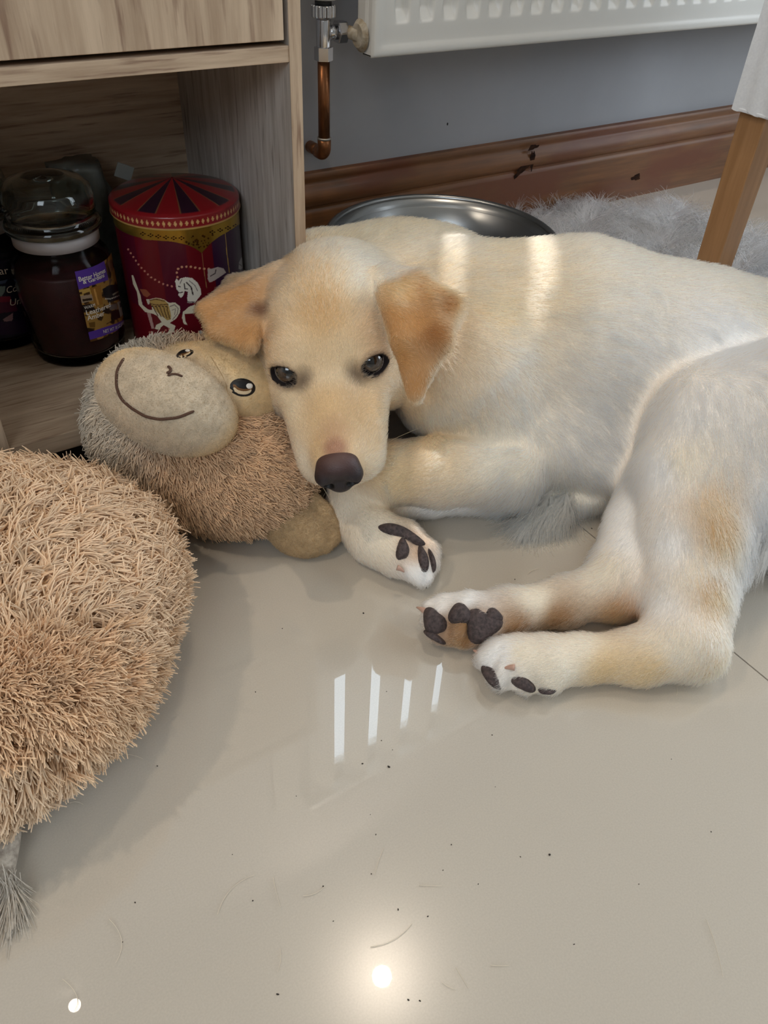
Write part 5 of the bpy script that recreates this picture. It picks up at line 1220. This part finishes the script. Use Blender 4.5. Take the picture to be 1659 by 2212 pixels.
# whiskers
w_ = []
for (px, py, dx, dy, L) in ((838, 955, 1, -0.05, 0.03), (842, 970, 1, 0.1, 0.026), (836, 985, 1, 0.25, 0.024), (690, 1060, -0.2, 1, 0.016), (705, 1062, 0.1, 1, 0.014), (745, 1062, 0.3, 1, 0.02), (730, 1064, 0.1, 1, 0.015), (665, 1035, -0.6, 0.9, 0.014)):
    h, nn = surf_hit(Pd, Nd, px, py); w_.append((h, nn, CR@np.array([dx, dy, 0.0]), L))
s = strands(np.array([a[0] for a in w_]), np.array([a[1] for a in w_]), np.array([a[2] for a in w_]), np.array([a[3] for a in w_]), np.full(len(w_), 0.45), 7, droop=0.3, curl=0.3)
hair('whisker', s, np.full(len(w_), 0.00014), np.tile(s2l((226, 210, 180)), (len(w_), 1)), M_COAT, dog, 0.3)

# ------------------------------------------------------------------ crumbs, scuffs and loose hairs on the tiles
crumbs = [(1187, 1847, 3.2), (840, 1657, 2.6), (783, 1650, 1.6), (824, 1600, 1.4), (848, 1620, 1.2), (975, 1825, 2.0), (1063, 1588, 1.6), (292, 1950, 1.6), (340, 1655, 1.4), (265, 2035, 1.4), (785, 1325, 2.0), (610, 1358, 1.3), (552, 1495, 1.4), (698, 1915, 2.0), (546, 1946, 2.0), (860, 1965, 1.8), (924, 1980, 1.8),
          (802, 1888, 1.4), (812, 1803, 1.3), (1124, 1851, 1.4), (882, 2160, 2.0), (907, 2162, 1.8), (600, 2148, 2.2), (1033, 1910, 1.5), (957, 1880, 1.4), (1536, 1797, 1.6), (1380, 1910, 1.3), (800, 1760, 1.2), (1112, 1252, 1.6), (1278, 1142, 1.8), (502, 1846, 1.2), (925, 1370, 1.0), (835, 1494, 1.2), (1450, 1640, 1.3), (640, 1720, 1.2), (720, 1990, 1.2), (1240, 2040, 1.4), (1070, 1700, 1.2)]
bm = bmesh.new()
for (x, y, r_) in crumbs:
    c = at(x, y, z=0.0); r_ = r_*depth(c)/FOC
    q = bmesh.ops.create_icosphere(bm, subdivisions=1, radius=r_)
    a = random.random()*6.28; sx = random.uniform(0.7, 1.7)
    for v in q['verts']:
        X_, Y_, Z_ = v.co.x*sx*random.uniform(0.8, 1.2), v.co.y*random.uniform(0.7, 1.1), v.co.z*0.5
        v.co = Vector((c[0]+X_*math.cos(a)-Y_*math.sin(a), c[1]+X_*math.sin(a)+Y_*math.cos(a), r_*0.5+Z_))
cr = bm_obj('crumbs', bm, pmat('crumb_dark', rgb(48, 40, 34), 0.8)); tag(cr, 'tiny dark crumbs scattered over the shiny beige floor tiles', 'crumbs', kind='stuff')
fl = [[(590, 1895), (596, 1925), (606, 1960)], [(655, 1935), (680, 1930), (700, 1915)], [(470, 1975), (500, 1920), (550, 1890)], [(905, 1912), (930, 1913), (955, 1914)], [(800, 2045), (850, 2030), (890, 1995)], [(1060, 2085), (1080, 2086), (1100, 2085)], [(985, 2090), (1000, 2115), (1012, 2135)], [(810, 1890), (818, 1860), (830, 1830)], [(1525, 1985), (1545, 2040), (1562, 2110)], [(955, 2122), (970, 2132), (985, 2138)], [(605, 2050), (606, 2075), (600, 2100)], [(135, 2115), (165, 2150), (160, 2185)], [(235, 1985), (262, 2030), (250, 2080)], [(1140, 1240), (1150, 1232), (1166, 1228)], [(900, 1110), (912, 1122), (918, 1140)], [(1045, 1360), (1020, 1352), (990, 1362)], [(1460, 1475), (1463, 1490), (1462, 1502)], [(270, 1630), (290, 1632), (310, 1640)], [(150, 1735), (165, 1732), (180, 1738)], [(195, 905), (182, 930), (186, 955)]]
S_ = np.zeros((len(fl), 9, 3))
for i_, (a, b, c) in enumerate(fl):
    a, b, c = [at(*p, z=0.0009) for p in (a, b, c)]
    for j, u in enumerate(np.linspace(0, 1, 9)): S_[i_, j] = a*(1-u)**2+(2*b-0.5*(a+c))*2*u*(1-u)+c*u*u
fh_ = hair('loose_hairs', S_, np.full(len(fl), 0.00016), np.tile(s2l((222, 210, 190)), (len(fl), 1)), M_COAT, None, 0.6); tag(fh_, 'a few pale shed dog hairs lying on the floor tiles', 'hairs', kind='stuff')
